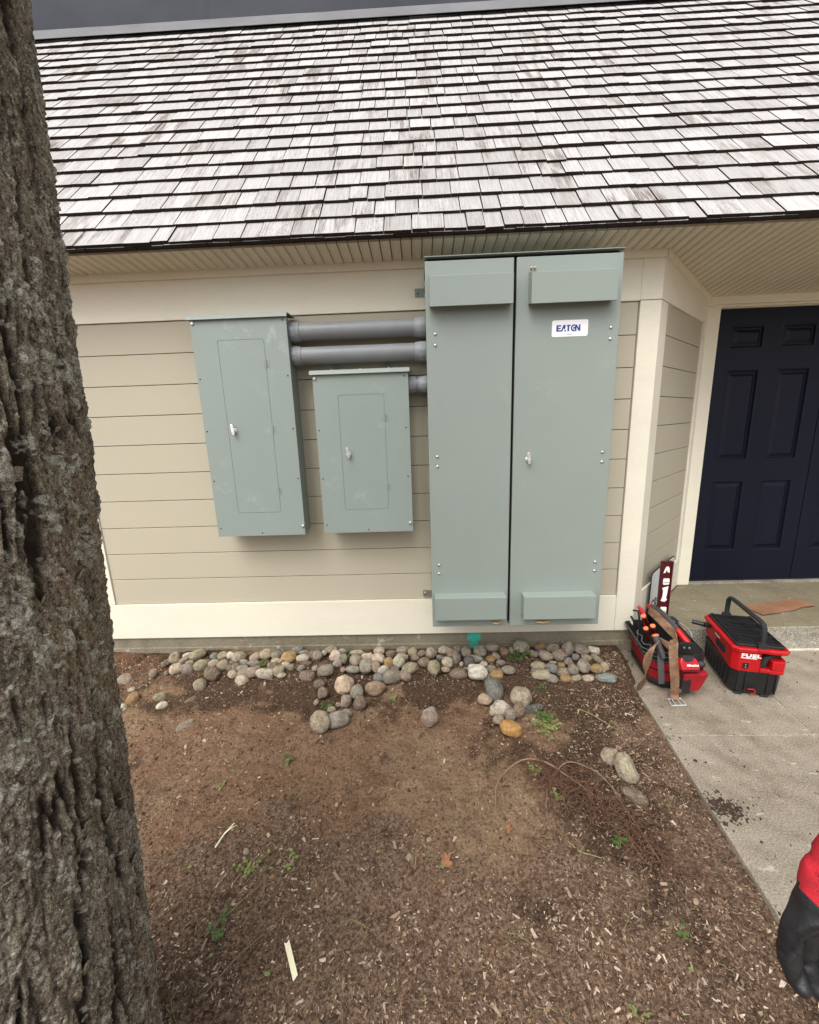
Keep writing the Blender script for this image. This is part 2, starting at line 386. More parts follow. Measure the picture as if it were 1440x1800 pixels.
# ------------------------------------------------------------------ ground, walk, porch
D = 2.45
def wx(y): return 1.21 + (y - 2.423) * .112          # left edge of the concrete walk
def G0(x, y):
    base = -.022 + .074 * sst(2.0, 2.30, y) + .014 * np.exp(-(((x - .48) / .22) ** 2 + ((y - 1.95) / .16) ** 2)) + .014 * np.exp(-(((x + .45) / .2) ** 2 + ((y - 1.98) / .14) ** 2))
    n = (fbm(x * 2.2 + 5, y * 2.2, 0, 4, 3) - .5) * .05
    # dug hollow and heaped soil in front of the stones
    n += .018 * np.exp(-(((x + 1.25) / .35) ** 2 + ((y - 1.95) / .25) ** 2))
    n -= .018 * np.exp(-(((x - .0) / .8) ** 2 + ((y - 2.05 + .10 * np.sin(x * 5)) / .12) ** 2))
    n *= sst(0, .12, wx(y) - x) * .9 + .1
    return base + n
def ground():
    xs = np.concatenate([[-60, -25, -10, -5, -3.4], np.arange(-2.8, 1.26, .007), [1.5, 1.9, 2.6, 4, 8, 20, 60]])
    ys = np.concatenate([[-60, -20, -6, -2, -.6, 0, .3], np.arange(.5, 2.452, .007), [2.5, 3, 6, 20, 60]])
    X, Y = np.meshgrid(xs, ys)
    Z = G0(X, Y)
    fine = (fbm(X * 22, Y * 22, 0, 4, 9) - .5) * .020 + (fbm(X * 75, Y * 75, 0, 3, 19) - .5) * .009
    inn = sst(-2.8, -2.6, X) * sst(.5, .6, Y)
    Z = Z + fine * inn * (.45 + .55 * sst(0, .1, wx(Y) - X))
    out = (X > wx(Y) + .02) | (Y > D + .01)
    Z = np.where(out, -.16, Z); Z = np.where(X > 5.9, -.02, Z); Z = np.where((Y > 6) | (Y < -3.2), -.02, Z)
    ny, nx = X.shape; idx = np.arange(nx * ny).reshape(ny, nx)
    F = np.stack([idx[:-1, :-1], idx[:-1, 1:], idx[1:, 1:], idx[1:, :-1]], -1).reshape(-1, 4)
    me = npmesh('ground', np.stack([X, Y, Z], -1), F, ['soil'], smooth=True)
    n = fbm(X * 5, Y * 5, 0, 5, 40)
    Xw = X + (fbm(X * 3.1, Y * 3.1, 0, 3, 81) - .5) * .5; Yw = Y + (fbm(X * 3.7 + 4, Y * 3.7, 0, 4, 82) - .5) * .42
    blob = lambda a, b, ra, rb: np.exp(-(((Xw - a) / ra) ** 2 + ((Yw - b) / rb) ** 2))
    wet = blob(.1, 2.05, .95, .11) + .9 * blob(-1.3, 2.02, .5, .16) + .95 * blob(.95, 1.95, .45, .33) + .8 * blob(.62, 1.22, .32, .14) + .85 * blob(.86, 1.45, .3, .2) + .6 * blob(-.35, 2.0, .4, .12) + .5 * blob(.25, 1.7, .3, .12) + 1.0 * sst(2.08, 2.16, Y)+.6*blob(.15,1.0,.3,.06)+.5*blob(-1.0,1.75,.3,.07)
    wet = sst(.30, 1.0, wet + (n - .5) * 2.4 + (fbm(X * 24, Y * 24, 0, 3, 44) - .5) * .9)
    mul = sst(.35, .65, sst(1.75, .95, Y) * .9 + blob(1.0, 1.6, .3, .6) * .9 + (n - .5) * 1.5 - .3 * blob(-.1, 1.5, .5, .25))
    mul = np.maximum(mul, sst(.4, -.4, Y))
    redn = sst(.45, .6, fbm(X * 3 + 9, Y * 3, 0, 3, 77)) * .5 + sst(-.9, -1.7, X) * sst(2.0, 2.3, Y)
    for k, v in (('wet', wet), ('mulch', mul), ('red', np.clip(redn, 0, 1))): fattr(me, k, v)
    put('ground', me, kind='structure')
ground()
def slab(name, poly, z0, z1, mat, bev=.006):
    b = MB(); b.prism(poly, (0, 0, z0), (0, 0, z1 - z0), 0, (1, 0, 0), (0, 1, 0)); return b.build(name, [mat], kind='structure', bevel=bev)
# sidewalk slabs: joint across at y=1.722, joint along from (1.848,1.945)
def jx(y): return 1.848 + (y - 1.945) * .128
J = .004
ys_ = [-3.2, -1.1, .31, 1.722, 2.436]
b = MB()
for k in range(4):
    a, c = ys_[k] + J, ys_[k + 1] - J
    b.prism([(wx(a), a), (jx(a) - J, a), (jx(c) - J, c), (wx(c), c)], (0, 0, -.12), (0, 0, .12), 0, (1, 0, 0), (0, 1, 0))
    b.prism([(jx(a) + J, a), (5.8, a), (5.8, c), (jx(c) + J, c)], (0, 0, -.12), (0, 0, .12), 0, (1, 0, 0), (0, 1, 0))
b.build('sidewalk', ['walk'], kind='structure', bevel=.004)
b = MB(); b.prism([(wx(-3.2) + .02, -3.2), (5.8, -3.2), (5.8, 2.449), (wx(2.449) + .02, 2.449)], (0, 0, -.14), (0, 0, .1345), 0, (1, 0, 0), (0, 1, 0)); b.build('sidewalk_joint', ['crack'], kind='structure')
b = MB(); b.box(1.36, 5.8, 2.437, 2.449, -.02, .004); b.build('sidewalk_joint', ['joint'], kind='structure')
b = MB(); b.prism([(1.33, 2.45), (5.8, 2.45), (5.8, 3.3), (2.18, 3.3)], (0, 0, -.1), (0, 0, .258), 0, (1, 0, 0), (0, 1, 0))
po = b.build('porch_slab', ['porch', 'riser'], kind='structure', bevel=.007)
for p in po.data.polygons:
    if abs(p.normal.y + 1) < .1: p.material_index = 1

# ------------------------------------------------------------------ house
HL = (0, 2.6, 0)
house = thing('house', 'cream and tan clapboard building with a weathered shingle roof and navy doors', 'building', HL)
ZS0, ZS1, ZC = .399, 2.102, 2.342        # siding bottom, siding top, ceiling at the wall
EX = .1703
def wall_siding():
    b = MB()
    def planks(x0, x1):
        z = ZS1
        while z > ZS0 + .01:
            zz = max(z - EX, ZS0); b.box(x0, x1, D - .001, D + .014, zz + .0036, z, 0); z -= EX
    planks(-2.02, 1.2); planks(-4.6, -2.15)
    b.build('wall_siding', ['siding'], house, bevel=.0018)
    b = MB(); b.box(-4.6, 1.25, D + .012, D + .12, .1, 2.6, 0); b.build('wall_core', ['gap'], house)
wall_siding()
b = MB(); b.box(-4.6, 1.203, D - .012, D + .012, ZS1 + .003, ZC + .04)
b.build('frieze_board', ['trim'], house, bevel=.002)
b = MB(); b.box(-4.6, 1.203, D - .012, D + .012, .160, ZS0); b.build('base_board', ['trim'], house, bevel=.002)
b = MB(); b.box(-2.15, -2.022, D - .010, D + .012, ZS0 + .002, ZS1 + .001); b.build('corner_board', ['trim'], house, bevel=.002)
# corner boards at the return: front leg and angled leg
s2 = 2 ** -.5
def AP(u, n, z):       # point on the angled wall: u along from outer corner, n outwards
    return (1.312 + u * s2 + n * s2, D + u * s2 - n * s2, z)
def abox(b, u0, u1, n0, n1, z0, z1, mi=0):
    v = [AP(u0, n1, z0), AP(u1, n1, z0), AP(u1, n0, z0), AP(u0, n0, z0), AP(u0, n1, z1), AP(u1, n1, z1), AP(u1, n0, z1), AP(u0, n0, z1)]
    b.add(v, [(0, 3, 2, 1), (4, 5, 6, 7), (0, 1, 5, 4), (1, 2, 6, 5), (2, 3, 7, 6), (3, 0, 4, 7)], mi)
UL = .99
b = MB(); t = .012; o = t * math.tan(rad(22.5))
b.prism([(1.205, D - t), (1.312 + o, D - t), (AP(.115, t, 0)[0], AP(.115, t, 0)[1]), (AP(.115, -.01, 0)[0], AP(.115, -.01, 0)[1]), (1.312, D + .012), (1.205, D + .012)], (0, 0, .160), (0, 0, ZS1 + .003 - .160), 0, (1, 0, 0), (0, 1, 0))
b.build('corner_board', ['trim'], house, bevel=.002)
b = MB()
b.prism([(1.2032, D - t - .0005), (1.312 + o, D - t - .002), (AP(UL, t + .002, 0)[0], AP(UL, t + .002, 0)[1]), (AP(UL, -.01, 0)[0], AP(UL, -.01, 0)[1]), (1.312, D + .012), (1.205, D + .012)], (0, 0, ZS1 + .006), (0, 0, .22), 0, (1, 0, 0), (0, 1, 0))
b.build('frieze_board', ['trim'], house, bevel=.002)
b = MB(); z = ZS1 + .012
while z > ZS0 + .01:
    zz = max(z - EX, ZS0 - .01); abox(b, .117, .925, -.014, .001, zz + .0036, z); z -= EX
b.build('wall_siding', ['siding'], house, bevel=.0018)
b = MB(); abox(b, .1, UL, -.12, -.013, .1, 2.55); b.build('wall_core', ['gap'], house)
b = MB(); abox(b, .117, UL - .01, -.012, .012, .160, ZS0 - .01); b.build('base_board', ['trim'], house, bevel=.002)
b = MB(); abox(b, .927, UL + .004, -.012, .013, ZS0 - .008, ZS1 + .005); b.build('corner_board', ['trim'], house, bevel=.002)
# ceiling plane
def zc(y): return ZC - .101 * (y - D)
# crown trim following frieze top
b = MB()
for (x0, x1) in ((-4.6, 1.318),): b.add([(x0, D - .030, zc(D) - .034), (x1, D - .030, zc(D) - .034), (x1, D, zc(D) - .034), (x0, D, zc(D) - .034), (x0, D - .030, zc(D) + .02), (x1, D - .030, zc(D) + .02), (x1, D, zc(D) + .02), (x0, D, zc(D) + .02)], [(0, 3, 2, 1), (4, 5, 6, 7), (0, 1, 5, 4), (1, 2, 6, 5), (2, 3, 7, 6), (3, 0, 4, 7)])
a0, a1 = AP(0, .030, 0), AP(UL, .030, 0); c0, c1 = AP(0, .0, 0), AP(UL, .0, 0)
dz = lambda p, e: (p[0], p[1], zc(p[1]) + e)
b.add([dz((1.324, D - .0302), -.0345), dz(a1, -.0345), dz(c1, -.0345), dz(c0, -.0345), dz((1.324, D - .0302), .02), dz(a1, .02), dz(c1, .02), dz(c0, .02)], [(0, 3, 2, 1), (4, 5, 6, 7), (0, 1, 5, 4), (1, 2, 6, 5), (2, 3, 7, 6), (3, 0, 4, 7)])
YD = 3.150
b.box(2.0, 6, YD - .032, YD, zc(YD) - .045, zc(YD) + .02)
b.build('crown_trim', ['trim'], house, bevel=.003)
# soffit and porch ceiling of bead board strips
def soffit_():
    b = MB(); w = .052; x = -4.7
    ye = 2.222
    while x < 5.9:
        y1 = D if x < 1.25 else YD + .02
        pr = [(x + .0022, 0), (x + .007, .003), (x + .012, 0), (x + w - .0022, 0)]   # bead profile looking along y
        seq = [(x + .0024, .005), (x + .003, 0), (x + .0095, 0), (x + .0108, .003), (x + .0128, .003), (x + .014, 0), (x + w - .003, 0), (x + w - .0024, .005)]
        r0 = [(px, ye, zc(ye) + pz) for px, pz in seq] + [(x + w - .0018, ye, zc(ye) + .0125), (x + .0018, ye, zc(ye) + .0125)]
        r1 = [(px, y1, zc(y1) + pz) for px, pz in seq] + [(x + w - .0018, y1, zc(y1) + .0125), (x + .0018, y1, zc(y1) + .0125)]
        b.loft([r0, r1]); x += w
    b.build('soffit', ['soffit'], house)
    b = MB(); b.add([(-4.7, ye, zc(ye) + .011), (5.9, ye, zc(ye) + .011), (5.9, YD + .3, zc(YD) + .011), (-4.7, YD + .3, zc(YD) + .011)], [(0, 1, 2, 3)]); b.build('ceiling_core', ['gap'], house)
soffit_()
# foundation
b = MB(); b.box(-4.6, 1.335, D + .004, D + .2, -.2, .159)
b.box(-4.6, 1.33, D - .006, D + .01, -.2, .085)
b.build('foundation', ['found'], house, bevel=.005)
# teal paint mark sprayed on the foundation
b = MB(); rng = random.Random(4)
def blobpoly(cx, cz, w, h, n=34, j=.16):
    return [(cx + w * math.copysign(abs(math.cos(t_)) ** .6, math.cos(t_)) * (1 + rng.uniform(-j, j)), cz + h * math.copysign(abs(math.sin(t_)) ** .6, math.sin(t_)) * (1 + rng.uniform(-j, j))) for t_ in [2 * math.pi * k / n for k in range(n)]]
b.prism(blobpoly(.315, .122, .043, .034), (0, D + .0045, 0), (0, -.0018, 0), 0, (1, 0, 0), (0, 0, 1))
b.prism(blobpoly(.312, .060, .030, .030), (0, D - .0055, 0), (0, -.0018, 0), 0, (1, 0, 0), (0, 0, 1))
b.build('paint_mark', ['teal'], house, label='teal spray paint mark on the foundation')

# door wall
b = MB(); b.box(2.0, 2.112, YD - .006, YD + .02, .160, 2.215); b.box(2.0, 6, YD - .004, YD + .02, 2.215, 2.33)
b.build('door_frame', ['trim'], house, bevel=.002)
b = MB(); b.box(2.09, 6, YD + .021, YD + .075, 2.211, 2.33); b.box(2.09, 2.124, YD + .0205, YD + .08, .165, 2.209); b.build('door_jamb', ['trim'], house)
b = MB(); b.box(2.1, 6, YD - .005, YD + .1, .1585, .170); b.build('threshold', ['riser'], house, bevel=.002)
def door(x0, x1, label=None):
    Y0 = YD + .040; b = MB(); W_ = x1 - x0
    c1 = (x0 + .105, x0 + .105 + .235); c2 = (x0 + .465, x0 + .465 + .235)
    rows = [(.425, .985), (1.14, 1.795), (1.945, 2.095)]
    xs = [x0, c1[0], c1[1], c2[0], c2[1], x1]; zs = [.176, rows[0][0], rows[0][1], rows[1][0], rows[1][1], rows[2][0], rows[2][1], 2.207]
    holes = {(1, 1), (3, 1), (1, 3), (3, 3), (1, 5), (3, 5)}
    for i in range(5):
        for k in range(7):
            if (i, k) in holes:
                a, c, e, g = xs[i], xs[i + 1], zs[k], zs[k + 1]
                R_ = lambda d, y: [(a + d, Y0 + y, e + d), (c - d, Y0 + y, e + d), (c - d, Y0 + y, g - d), (a + d, Y0 + y, g - d)]
                b.loft([R_(0, 0), R_(.004, -.003), R_(.010, .0), R_(.015, .013), R_(.026, .013), R_(.045, .002), R_(.049, .001)], 0, False, True)
            else: b.add([(xs[i], Y0, zs[k]), (xs[i + 1], Y0, zs[k]), (xs[i + 1], Y0, zs[k + 1]), (xs[i], Y0, zs[k + 1])], [(0, 1, 2, 3)])
    b.add([(x0, Y0, .176), (x0, Y0, 2.207), (x0, Y0 + .04, 2.207), (x0, Y0 + .04, .176)], [(0, 1, 2, 3)])
    b.add([(x1, Y0, .176), (x1, Y0, 2.207), (x1, Y0 + .04, 2.207), (x1, Y0 + .04, .176)], [(0, 1, 2, 3)])
    me = b.mesh('door', ['door']); bm = bmesh.new(); bm.from_mesh(me); bmesh.ops.remove_doubles(bm, verts=bm.verts[:], dist=1e-5); bmesh.ops.recalc_face_normals(bm, faces=bm.faces[:])
    s_ = sum(f.normal.y * f.calc_area() for f in bm.faces)
    if s_ > 0: bmesh.ops.reverse_faces(bm, faces=bm.faces[:])
    bm.to_mesh(me); bm.free()
    o = put('door', me, house, label)
    b = MB(); b.box(x0 + .001, x1 - .001, Y0 - .002, Y0 + .02, .1725, .182); b.build('door_sweep', ['black'], o)
    return o
door(2.128, 2.932, 'left navy six panel door leaf'); door(2.938, 3.742, 'right navy six panel door leaf')
b = MB(); b.box(2.12, 3.8, YD + .075, YD + .09, .16, 2.22); b.build('door_backing', ['hole'], house)
b = MB(); b.box(3.75, 6, YD + .02, YD + .05, .16, 2.22); b.build('wall_panel', ['trim'], house)

# ------------------------------------------------------------------ roof
SL = math.atan(1.22)
def roof():
    ye, ze = 2.175, 2.362
    vx = Vector((1, 0, 0)); vy = Vector((0, math.cos(SL), math.sin(SL))); vz = Vector((0, -math.sin(SL), math.cos(SL)))
    Mx = Matrix.Identity(4)
    for i in range(3): Mx[i][0] = vx[i]; Mx[i][1] = vy[i]; Mx[i][2] = vz[i]
    Mx.translation = Vector((0, ye, ze))
    e = .1447; N = 20; rng = np.random.default_rng(5); V = []; F = []; MI = []
    def wedge(x0, x1, s, L, zb, tb, lift, tl, sk):
        zt = -.014 / e * L
        b = len(V)
        V.extend([(x0, s - tl, zb + lift), (x1, s + tl, zb + lift * .5), (x1 - .001, s + L, zb + zt + .002), (x0 + .001, s + L, zb + zt + .002),
                  (x0, s - tl, zb + tb + lift), (x1, s + tl, zb + tb + lift * .5), (x1 - .001, s + L, zb + tb + zt), (x0 + .001, s + L, zb + tb + zt)])
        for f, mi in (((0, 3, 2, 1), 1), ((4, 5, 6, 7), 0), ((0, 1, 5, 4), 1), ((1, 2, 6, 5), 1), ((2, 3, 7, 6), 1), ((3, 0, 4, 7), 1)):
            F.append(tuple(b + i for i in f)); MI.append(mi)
    for k in range(-1, N):
        x = -5.2 - rng.random() * .1
        s = max(k, 0) * e - (.004 if k < 0 else 0)
        und = 0
        while x < 5.6:
            w = float(rng.choice([.085, .10, .115, .13, .15, .17, .20, .235], p=[.08, .13, .18, .19, .17, .12, .08, .05])) * (1 + rng.uniform(-.06, .06))
            j = rng.normal(0, .0013) + und
            if rng.random() < .035: j -= rng.uniform(.004, .011)
            zb = .016 if k >= 0 else .001
            wedge(x + .0012, x + w - rng.uniform(.0015, .0045), s + j + (rng.normal(0, .0015)), .215, zb, .0145 + rng.uniform(-.002, .0025), abs(rng.normal(0, .0006)), rng.normal(0, .0006), 0)
            x += w
    for a in (V,): pass
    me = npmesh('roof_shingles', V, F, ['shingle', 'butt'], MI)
    o = put('roof', me)
    o.parent = house; o.matrix_world = Mx; o.matrix_local = Matrix.Translation(-Vector(HL)) @ Mx
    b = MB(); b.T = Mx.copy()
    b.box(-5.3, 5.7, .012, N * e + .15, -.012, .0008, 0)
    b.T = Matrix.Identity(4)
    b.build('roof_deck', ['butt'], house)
    # apron flashing and dark metal cladding above
    b = MB(); b.T = Mx.copy(); s0 = N * e - .035
    b.add([(-5.3, s0, .044), (5.7, s0, .044), (5.7, s0, .046), (-5.3, s0, .046), (-5.3, s0 + .13, .060), (5.7, s0 + .13, .060), (5.7, s0 + .13, .062), (-5.3, s0 + .13, .062)], [(0, 1, 2, 3), (0, 4, 5, 1), (3, 2, 6, 7), (4, 7, 6, 5)])
    b.T = Matrix.Identity(4)
    b.build('roof_flashing', ['flash'], house)
    top = Mx @ Vector((0, s0 + .125, .058))
    # wrinkled sheet-metal wall above the flashing
    xs = np.arange(-5.3, 5.75, .03); zs = np.arange(top.z, top.z + 1.6, .03)
    X, Z = np.meshgrid(xs, zs); Yv = top.y + (fbm(X * 1.6, Z * 1.6, 0, 3, 50) - .5) * .03 + (Z - top.z) * .12
    seam = np.abs((X + 1.64 + .01 * np.sin(Z * 20)) % 2.9) < .031; Yv = Yv - np.where(seam, .008, 0)
    ny, nx = X.shape; idx = np.arange(nx * ny).reshape(ny, nx)
    Fq = np.stack([idx[:-1, :-1], idx[:-1, 1:], idx[1:, 1:], idx[1:, :-1]], -1).reshape(-1, 4)
    put('roof_cladding', npmesh('roof_cladding', np.stack([X, Yv, Z], -1), Fq, ['slate'], smooth=True), house)
    b = MB(); b.box(-5.3, 5.7, top.y + .3, 7.0, .0, top.z + 1.55); b.build('upper_wall', ['slate'], house)
    b = MB(); b.box(-4.6, -4.5, D + .12, 6.9, 0, 3.2); b.build('side_wall', ['siding'], house)
roof()
# ------------------------------------------------------------------ electrical cabinets
def rbox(b, cx, cz, y, r, h, mi=0, n=20): b.lathe([(r, 0), (r, h), (r * .75, h + r * .35), (.0, h + r * .45)], (cx, y, cz), (0, -1, 0), n, mi)
def bolt(parent, x, z, y, r=.0085):
    b = MB(); rbox(b, x, z, y, r * 1.25, .0015); b.lathe([(r * .8, .0015), (r * .8, .006), (r * .5, .0075), (0, .0078)], (x, y, z), (0, -1, 0), 6)
    b.build('bolt', ['zinc'], parent)
def latch(parent, x, z, y):
    b = MB()
    b.lathe([(.016, 0), (.016, .003), (.0125, .006), (.0125, .012), (.010, .014), (0, .0142)], (x, y, z), (0, -1, 0), 24)
    h = [(-.0055, -.021), (.0055, -.021), (.0085, .0), (.0085, .014), (.007, .030), (.004, .037), (-.004, .037), (-.007, .030), (-.0085, .014), (-.0085, .0)]
    b.prism(h, (x, y - .0125, z), (0, -.011, 0), 0, (1, 0, .12), (-.12, 0, 1))
    b.lathe([(.0035, 0), (.0035, .002)], (x, y - .0235, z - .002), (0, -1, 0), 12)
    o = b.build('door_handle', ['chrome'], parent, bevel=.0015); return o
def panel(name, label, x0, x1, z0, z1, dr, hinges, lt, bolts, holes):
    yf, yb = 2.295, D - .013
    r = thing(name, label, 'breaker box', ((x0 + x1) / 2, yb, z0), 'grey breaker boxes on the wall')
    b = MB(); b.box(x0 + .008, x1 - .006, yf + .004, yb, z0 + .010, z1 - .012); b.build('box_body', ['enamel_dk'], r, bevel=.0015)
    a, c, e, g = dr; t = .0022; q = .0016     # cover with a cut-out for the door
    b = MB()
    y0, y1 = yf, yf + .0035
    R_ = lambda x0_, x1_, z0_, z1_, y, rr: rounded(x0_, x1_, z0_, z1_, rr, y)
    def rounded(xa, xb, za, zb, rr, y, n=5):
        pts = []
        for (cx, cz, s0) in ((xb - rr, zb - rr, 0), (xa + rr, zb - rr, 90), (xa + rr, za + rr, 180), (xb - rr, za + rr, 270)):
            for k in range(n): 
                an = rad(s0 + 90 * k / (n - 1)); pts.append((cx + rr * math.cos(an), y, cz + rr * math.sin(an)))
        return pts
    O0 = rounded(x0, x1, z0, z1, .002, y0); I0 = rounded(a, c, e, g, .010, y0); I1 = rounded(a, c, e, g, .010, y1); O1 = rounded(x0, x1, z0, z1, .002, y1 + .012)
    b.loft([O1, O0, I0, I1], 0, False, False)
    b.build('cover', ['enamel'], r)
    b = MB(); b.loft([rounded(a + q, c - q, e + q, g - q, .009, y1), rounded(a + q, c - q, e + q, g - q, .009, y0)], 0, False, True)
    d = b.build('door', ['enamel'], r)
    for hx, hz in hinges:
        b = MB(); b.box(hx - .015, hx - .0035, y0 - .0012, y0, hz - .0185, hz + .0185); b.box(hx + .0035, hx + .015, y0 - .0012, y0, hz - .0185, hz + .0185)
        b.lathe([(.0032, -.0185), (.0032, .0185)], (hx, y0 - .0014, hz), (0, 0, 1), 10); b.build('hinge', ['enamel_dk'], d)
    latch(d, lt[0], lt[1], y0)
    for x, z in bolts: bolt(r, x, z, yf)
    for x, z in holes:
        b = MB(); b.lathe([(.0042, -.002), (.0042, .0004)], (x, yf, z), (0, -1, 0), 14); b.build('screw_hole', ['hole'], r)
    # drip cap with a folded lip
    b = MB(); zt = z1
    pr = [(yf - .014, zt - .014), (yf - .016, zt - .012), (yf - .006, zt + .010), (yf + .03, zt + .012), (yb, zt + .016), (yb, zt + .012), (yf + .03, zt + .008), (yf - .003, zt + .006), (yf - .012, zt - .012)]
    b.loft([[(x, py, pz) for py, pz in pr] for x in (x0 - .013, x1 + .008)])
    b.build('drip_cap', ['enamel_dk'], r)
    for k in range(3):
        xx = x0 + (x1 - x0) * (.2 + .3 * k); b = MB(); b.lathe([(.006, 0), (.006, .004), (.003, .006), (0, .0062)], (xx, yf + .02, zt + .0115), (0, 0, 1), 10); b.build('rivet', ['zinc'], r)
    return r
LP = panel('breaker_box', 'tall narrow grey panel at the left with three hinges and a silver latch', -1.199, -.687, .885, 2.076,
      (-1.065, -.815, 1.023, 1.961), [(-.813, 1.835), (-.813, 1.49), (-.813, 1.147)], (-1.031, 1.489), [(-1.186, 2.048), (-.696, .936)],
      [(-.705, 2.049), (-1.184, 1.768), (-.704, 1.77), (-1.183, 1.49), (-.702, 1.491), (-1.182, 1.212), (-.699, 1.214), (-1.18, .933), (-.938, .9)])
SP = panel('breaker_box', 'short grey panel in the middle, under the two thick pipes', -.573, -.058, .890, 1.780,
      (-.442, -.192, 1.026, 1.660), [(-.190, 1.533), (-.190, 1.151)], (-.403, 1.342), [(-.561, 1.748), (-.072, .938)],
      [(-.079, 1.747), (-.558, 1.476), (-.078, 1.477), (-.557, 1.207), (-.076, 1.208), (-.556, .938), (-.315, .904)])
for x in (-.47, -.18):
    b = MB(); b.box(x - .014, x + .014, D - .018, D - .013, 1.775, 1.835); b.lathe([(.007, 0), (.006, .006), (0, .007)], (x, D - .018, 1.816), (0, -1, 0), 8); b.build('mounting_tab', ['enamel_dk'], SP)

YF = 2.12
bc = thing('electrical_cabinet', 'large double door grey electrical cabinet with white logo label and vent hoods', 'electrical cabinet', (.498, D - .013, .377))
b = MB(); x0, x1, z0, z1 = .040, .957, .376, 2.236
yb = D - .013
b.box(x0 + .004, x0 + .008, YF + .02, yb, z0 + .006, z1 + .006); b.box(x1 - .008, x1 - .004, YF + .02, yb, z0 + .006, z1 + .006)
b.box(x0 + .008, x1 - .008, YF + .02, yb, z0 + .006, z0 + .010); b.box(x0 + .008, x1 - .008, yb - .004, yb - .0005, z0 + .011, z1 + .004)
b.build('box_body', ['enamel_dk'], bc)
b = MB(); b.box(x0 - .001, x1 + .004, YF - .004, yb, z1 + .014, z1 + .018); b.build('drip_cap', ['enamel_dk'], bc, bevel=.001)
b = MB(); b.box(x0 + .012, x1 - .012, YF + .03, YF + .036, z0 + .02, z1 + .013); b.build('inner_panel', ['hole'], bc)
XG = .4615
def cdoor(xa, xb, label):
    b = MB(); b.box(xa, xb, YF, YF + .018, z0, z1 - .002); return b.build('door', ['enamel_big'], bc, bevel=.0025, label=label)
dl = cdoor(x0, XG - .0065, 'left cabinet door'); dr = cdoor(XG + .0065, x1, 'right cabinet door with the logo label')
def hood(par, xa, xb, za, zb, top):
    # louvre hood: folded sheet box; the upper ones are open below, the lower ones closed above
    b = MB(); d = .062
    if top: prof = [(0, zb + .002), (-.006, zb + .002), (-d, zb - .016), (-d, za), (-d + .004, za - .001), (-d + .004, za + .004), (-d + .0015, zb - .018), (0, zb - .001)]
    else: prof = [(0, zb), (-d + .002, zb - .002), (-d, zb - .004), (-d, za), (0, za)]
    if top:
        b.loft([[(x, YF + py, pz) for py, pz in prof] for x in (xa, xb)])
        for x in (xa, xb - .0018):
            b.prism([(0, zb), (-d + .001, zb - .017), (-d + .001, za), (-.0, za + .012)], (x, YF, 0), (.0018, 0, 0), 0, (0, 1, 0), (0, 0, 1))
        b.box(xa + .002, xb - .002, YF - d + .004, YF - .001, za + .012, za + .0135)
    else: b.loft([[(x, YF + py, pz) for py, pz in prof] for x in (xa, xb)])
    return b.build('vent_hood', ['enamel_big'], par, bevel=.0012)
hood(dl, .058, .442, 2.023, 2.168, True); hood(dr, .524, .912, 2.018, 2.165, True)
hood(dl, .054, .436, .445, .577, False); hood(dr, .529, .912, .442, .575, False)
for par, pts in ((dl, [(.084, 1.915), (.083, 1.864), (.083, 1.327), (.083, 1.276), (.081, .742), (.080, .692)]), (dr, [(.918, 1.913), (.918, 1.862), (.918, 1.325), (.918, 1.275), (.917, .74), (.917, .69)])):
    for x, z in pts:
        b = MB(); b.lathe([(.0078, 0), (.0076, .002), (.0055, .0045), (.0025, .0058), (0, .006)], (x, YF, z), (0, -1, 0), 16); b.build('rivet', ['zinc'], par, smooth=True)
for x in (.534, .550):
    b = MB(); b.lathe([(.005, 0), (.005, .012), (.003, .014), (0, .0145)], (x, YF, 2.184), (0, -1, 0), 12); b.build('stud', ['brass'], dr)
latch(dr, .546, 1.299, YF)
for par, xa, xb in ((dl, .369, .421), (dr, .612, .684)):
    b = MB(); b.box(xa, xb, YF - .018, YF + .001, .398, .407); b.tube([(xa, YF - .012, .404), ((xa + xb) / 2, YF - .02, .400), (xb, YF - .01, .405)], .005, 8); b.build('brass_clip', ['brass'], par)
for za, zb in ((2.168, 2.210), (.424, .463)):
    b = MB(); b.box(-.011, x0 + .004, D - .0175, D - .0128, za, zb); b.lathe([(.009, 0), (.009, .002), (.006, .007), (0, .0078)], (.004, D - .0175, (za + zb) / 2), (0, -1, 0), 12, 0); b.build('mounting_tab', ['zinc' if za < 1 else 'enamel_dk'], bc)
for z in (2.17, 2.12, 2.07, 1.52, .72, .52, .46, .41): b = MB(); b.lathe([(.004, 0), (.004, .004), (0, .005)], (x0 + .004, YF + .12, z), (-1, 0, 0), 8); b.build('rivet', ['zinc'], bc)
# logo label
LX0, LX1, LZ0, LZ1 = .640, .810, 1.880, 1.954
def rpoly(xa, xb, za, zb, r, n=6):
    P = []
    for (cx, cz, s0) in ((xb - r, zb - r, 0), (xa + r, zb - r, 90), (xa + r, za + r, 180), (xb - r, za + r, 270)):
        for k in range(n): an = rad(s0 + 90 * k / (n - 1)); P.append((cx + r * math.cos(an), cz + r * math.sin(an)))
    return P
b = MB(); b.prism(rpoly(LX0, LX1, LZ0, LZ1, .009), (0, YF, 0), (0, -.0012, 0), 0, (1, 0, 0), (0, 0, 1)); lab = b.build('logo_label', ['label'], dr)
b = MB()
hh = .029; bx, bz = .661, 1.9035; sh = .17
def glyph(poly, ox): b.prism([(ox + x + y * sh * .0, y) for x, y in poly], (bx, YF - .0012, bz), (0, -.0006, 0), 0, (1, 0, 0), (0, 0, 1))
glyph([(0, 0), (.024, 0), (.022, .0065), (.0085, .0065), (.0085, .0115), (.0205, .0115), (.0185, .0175), (.0085, .0175), (.0085, .0225), (.022, .0225), (.0225, .029), (0, .029)], 0)   # E
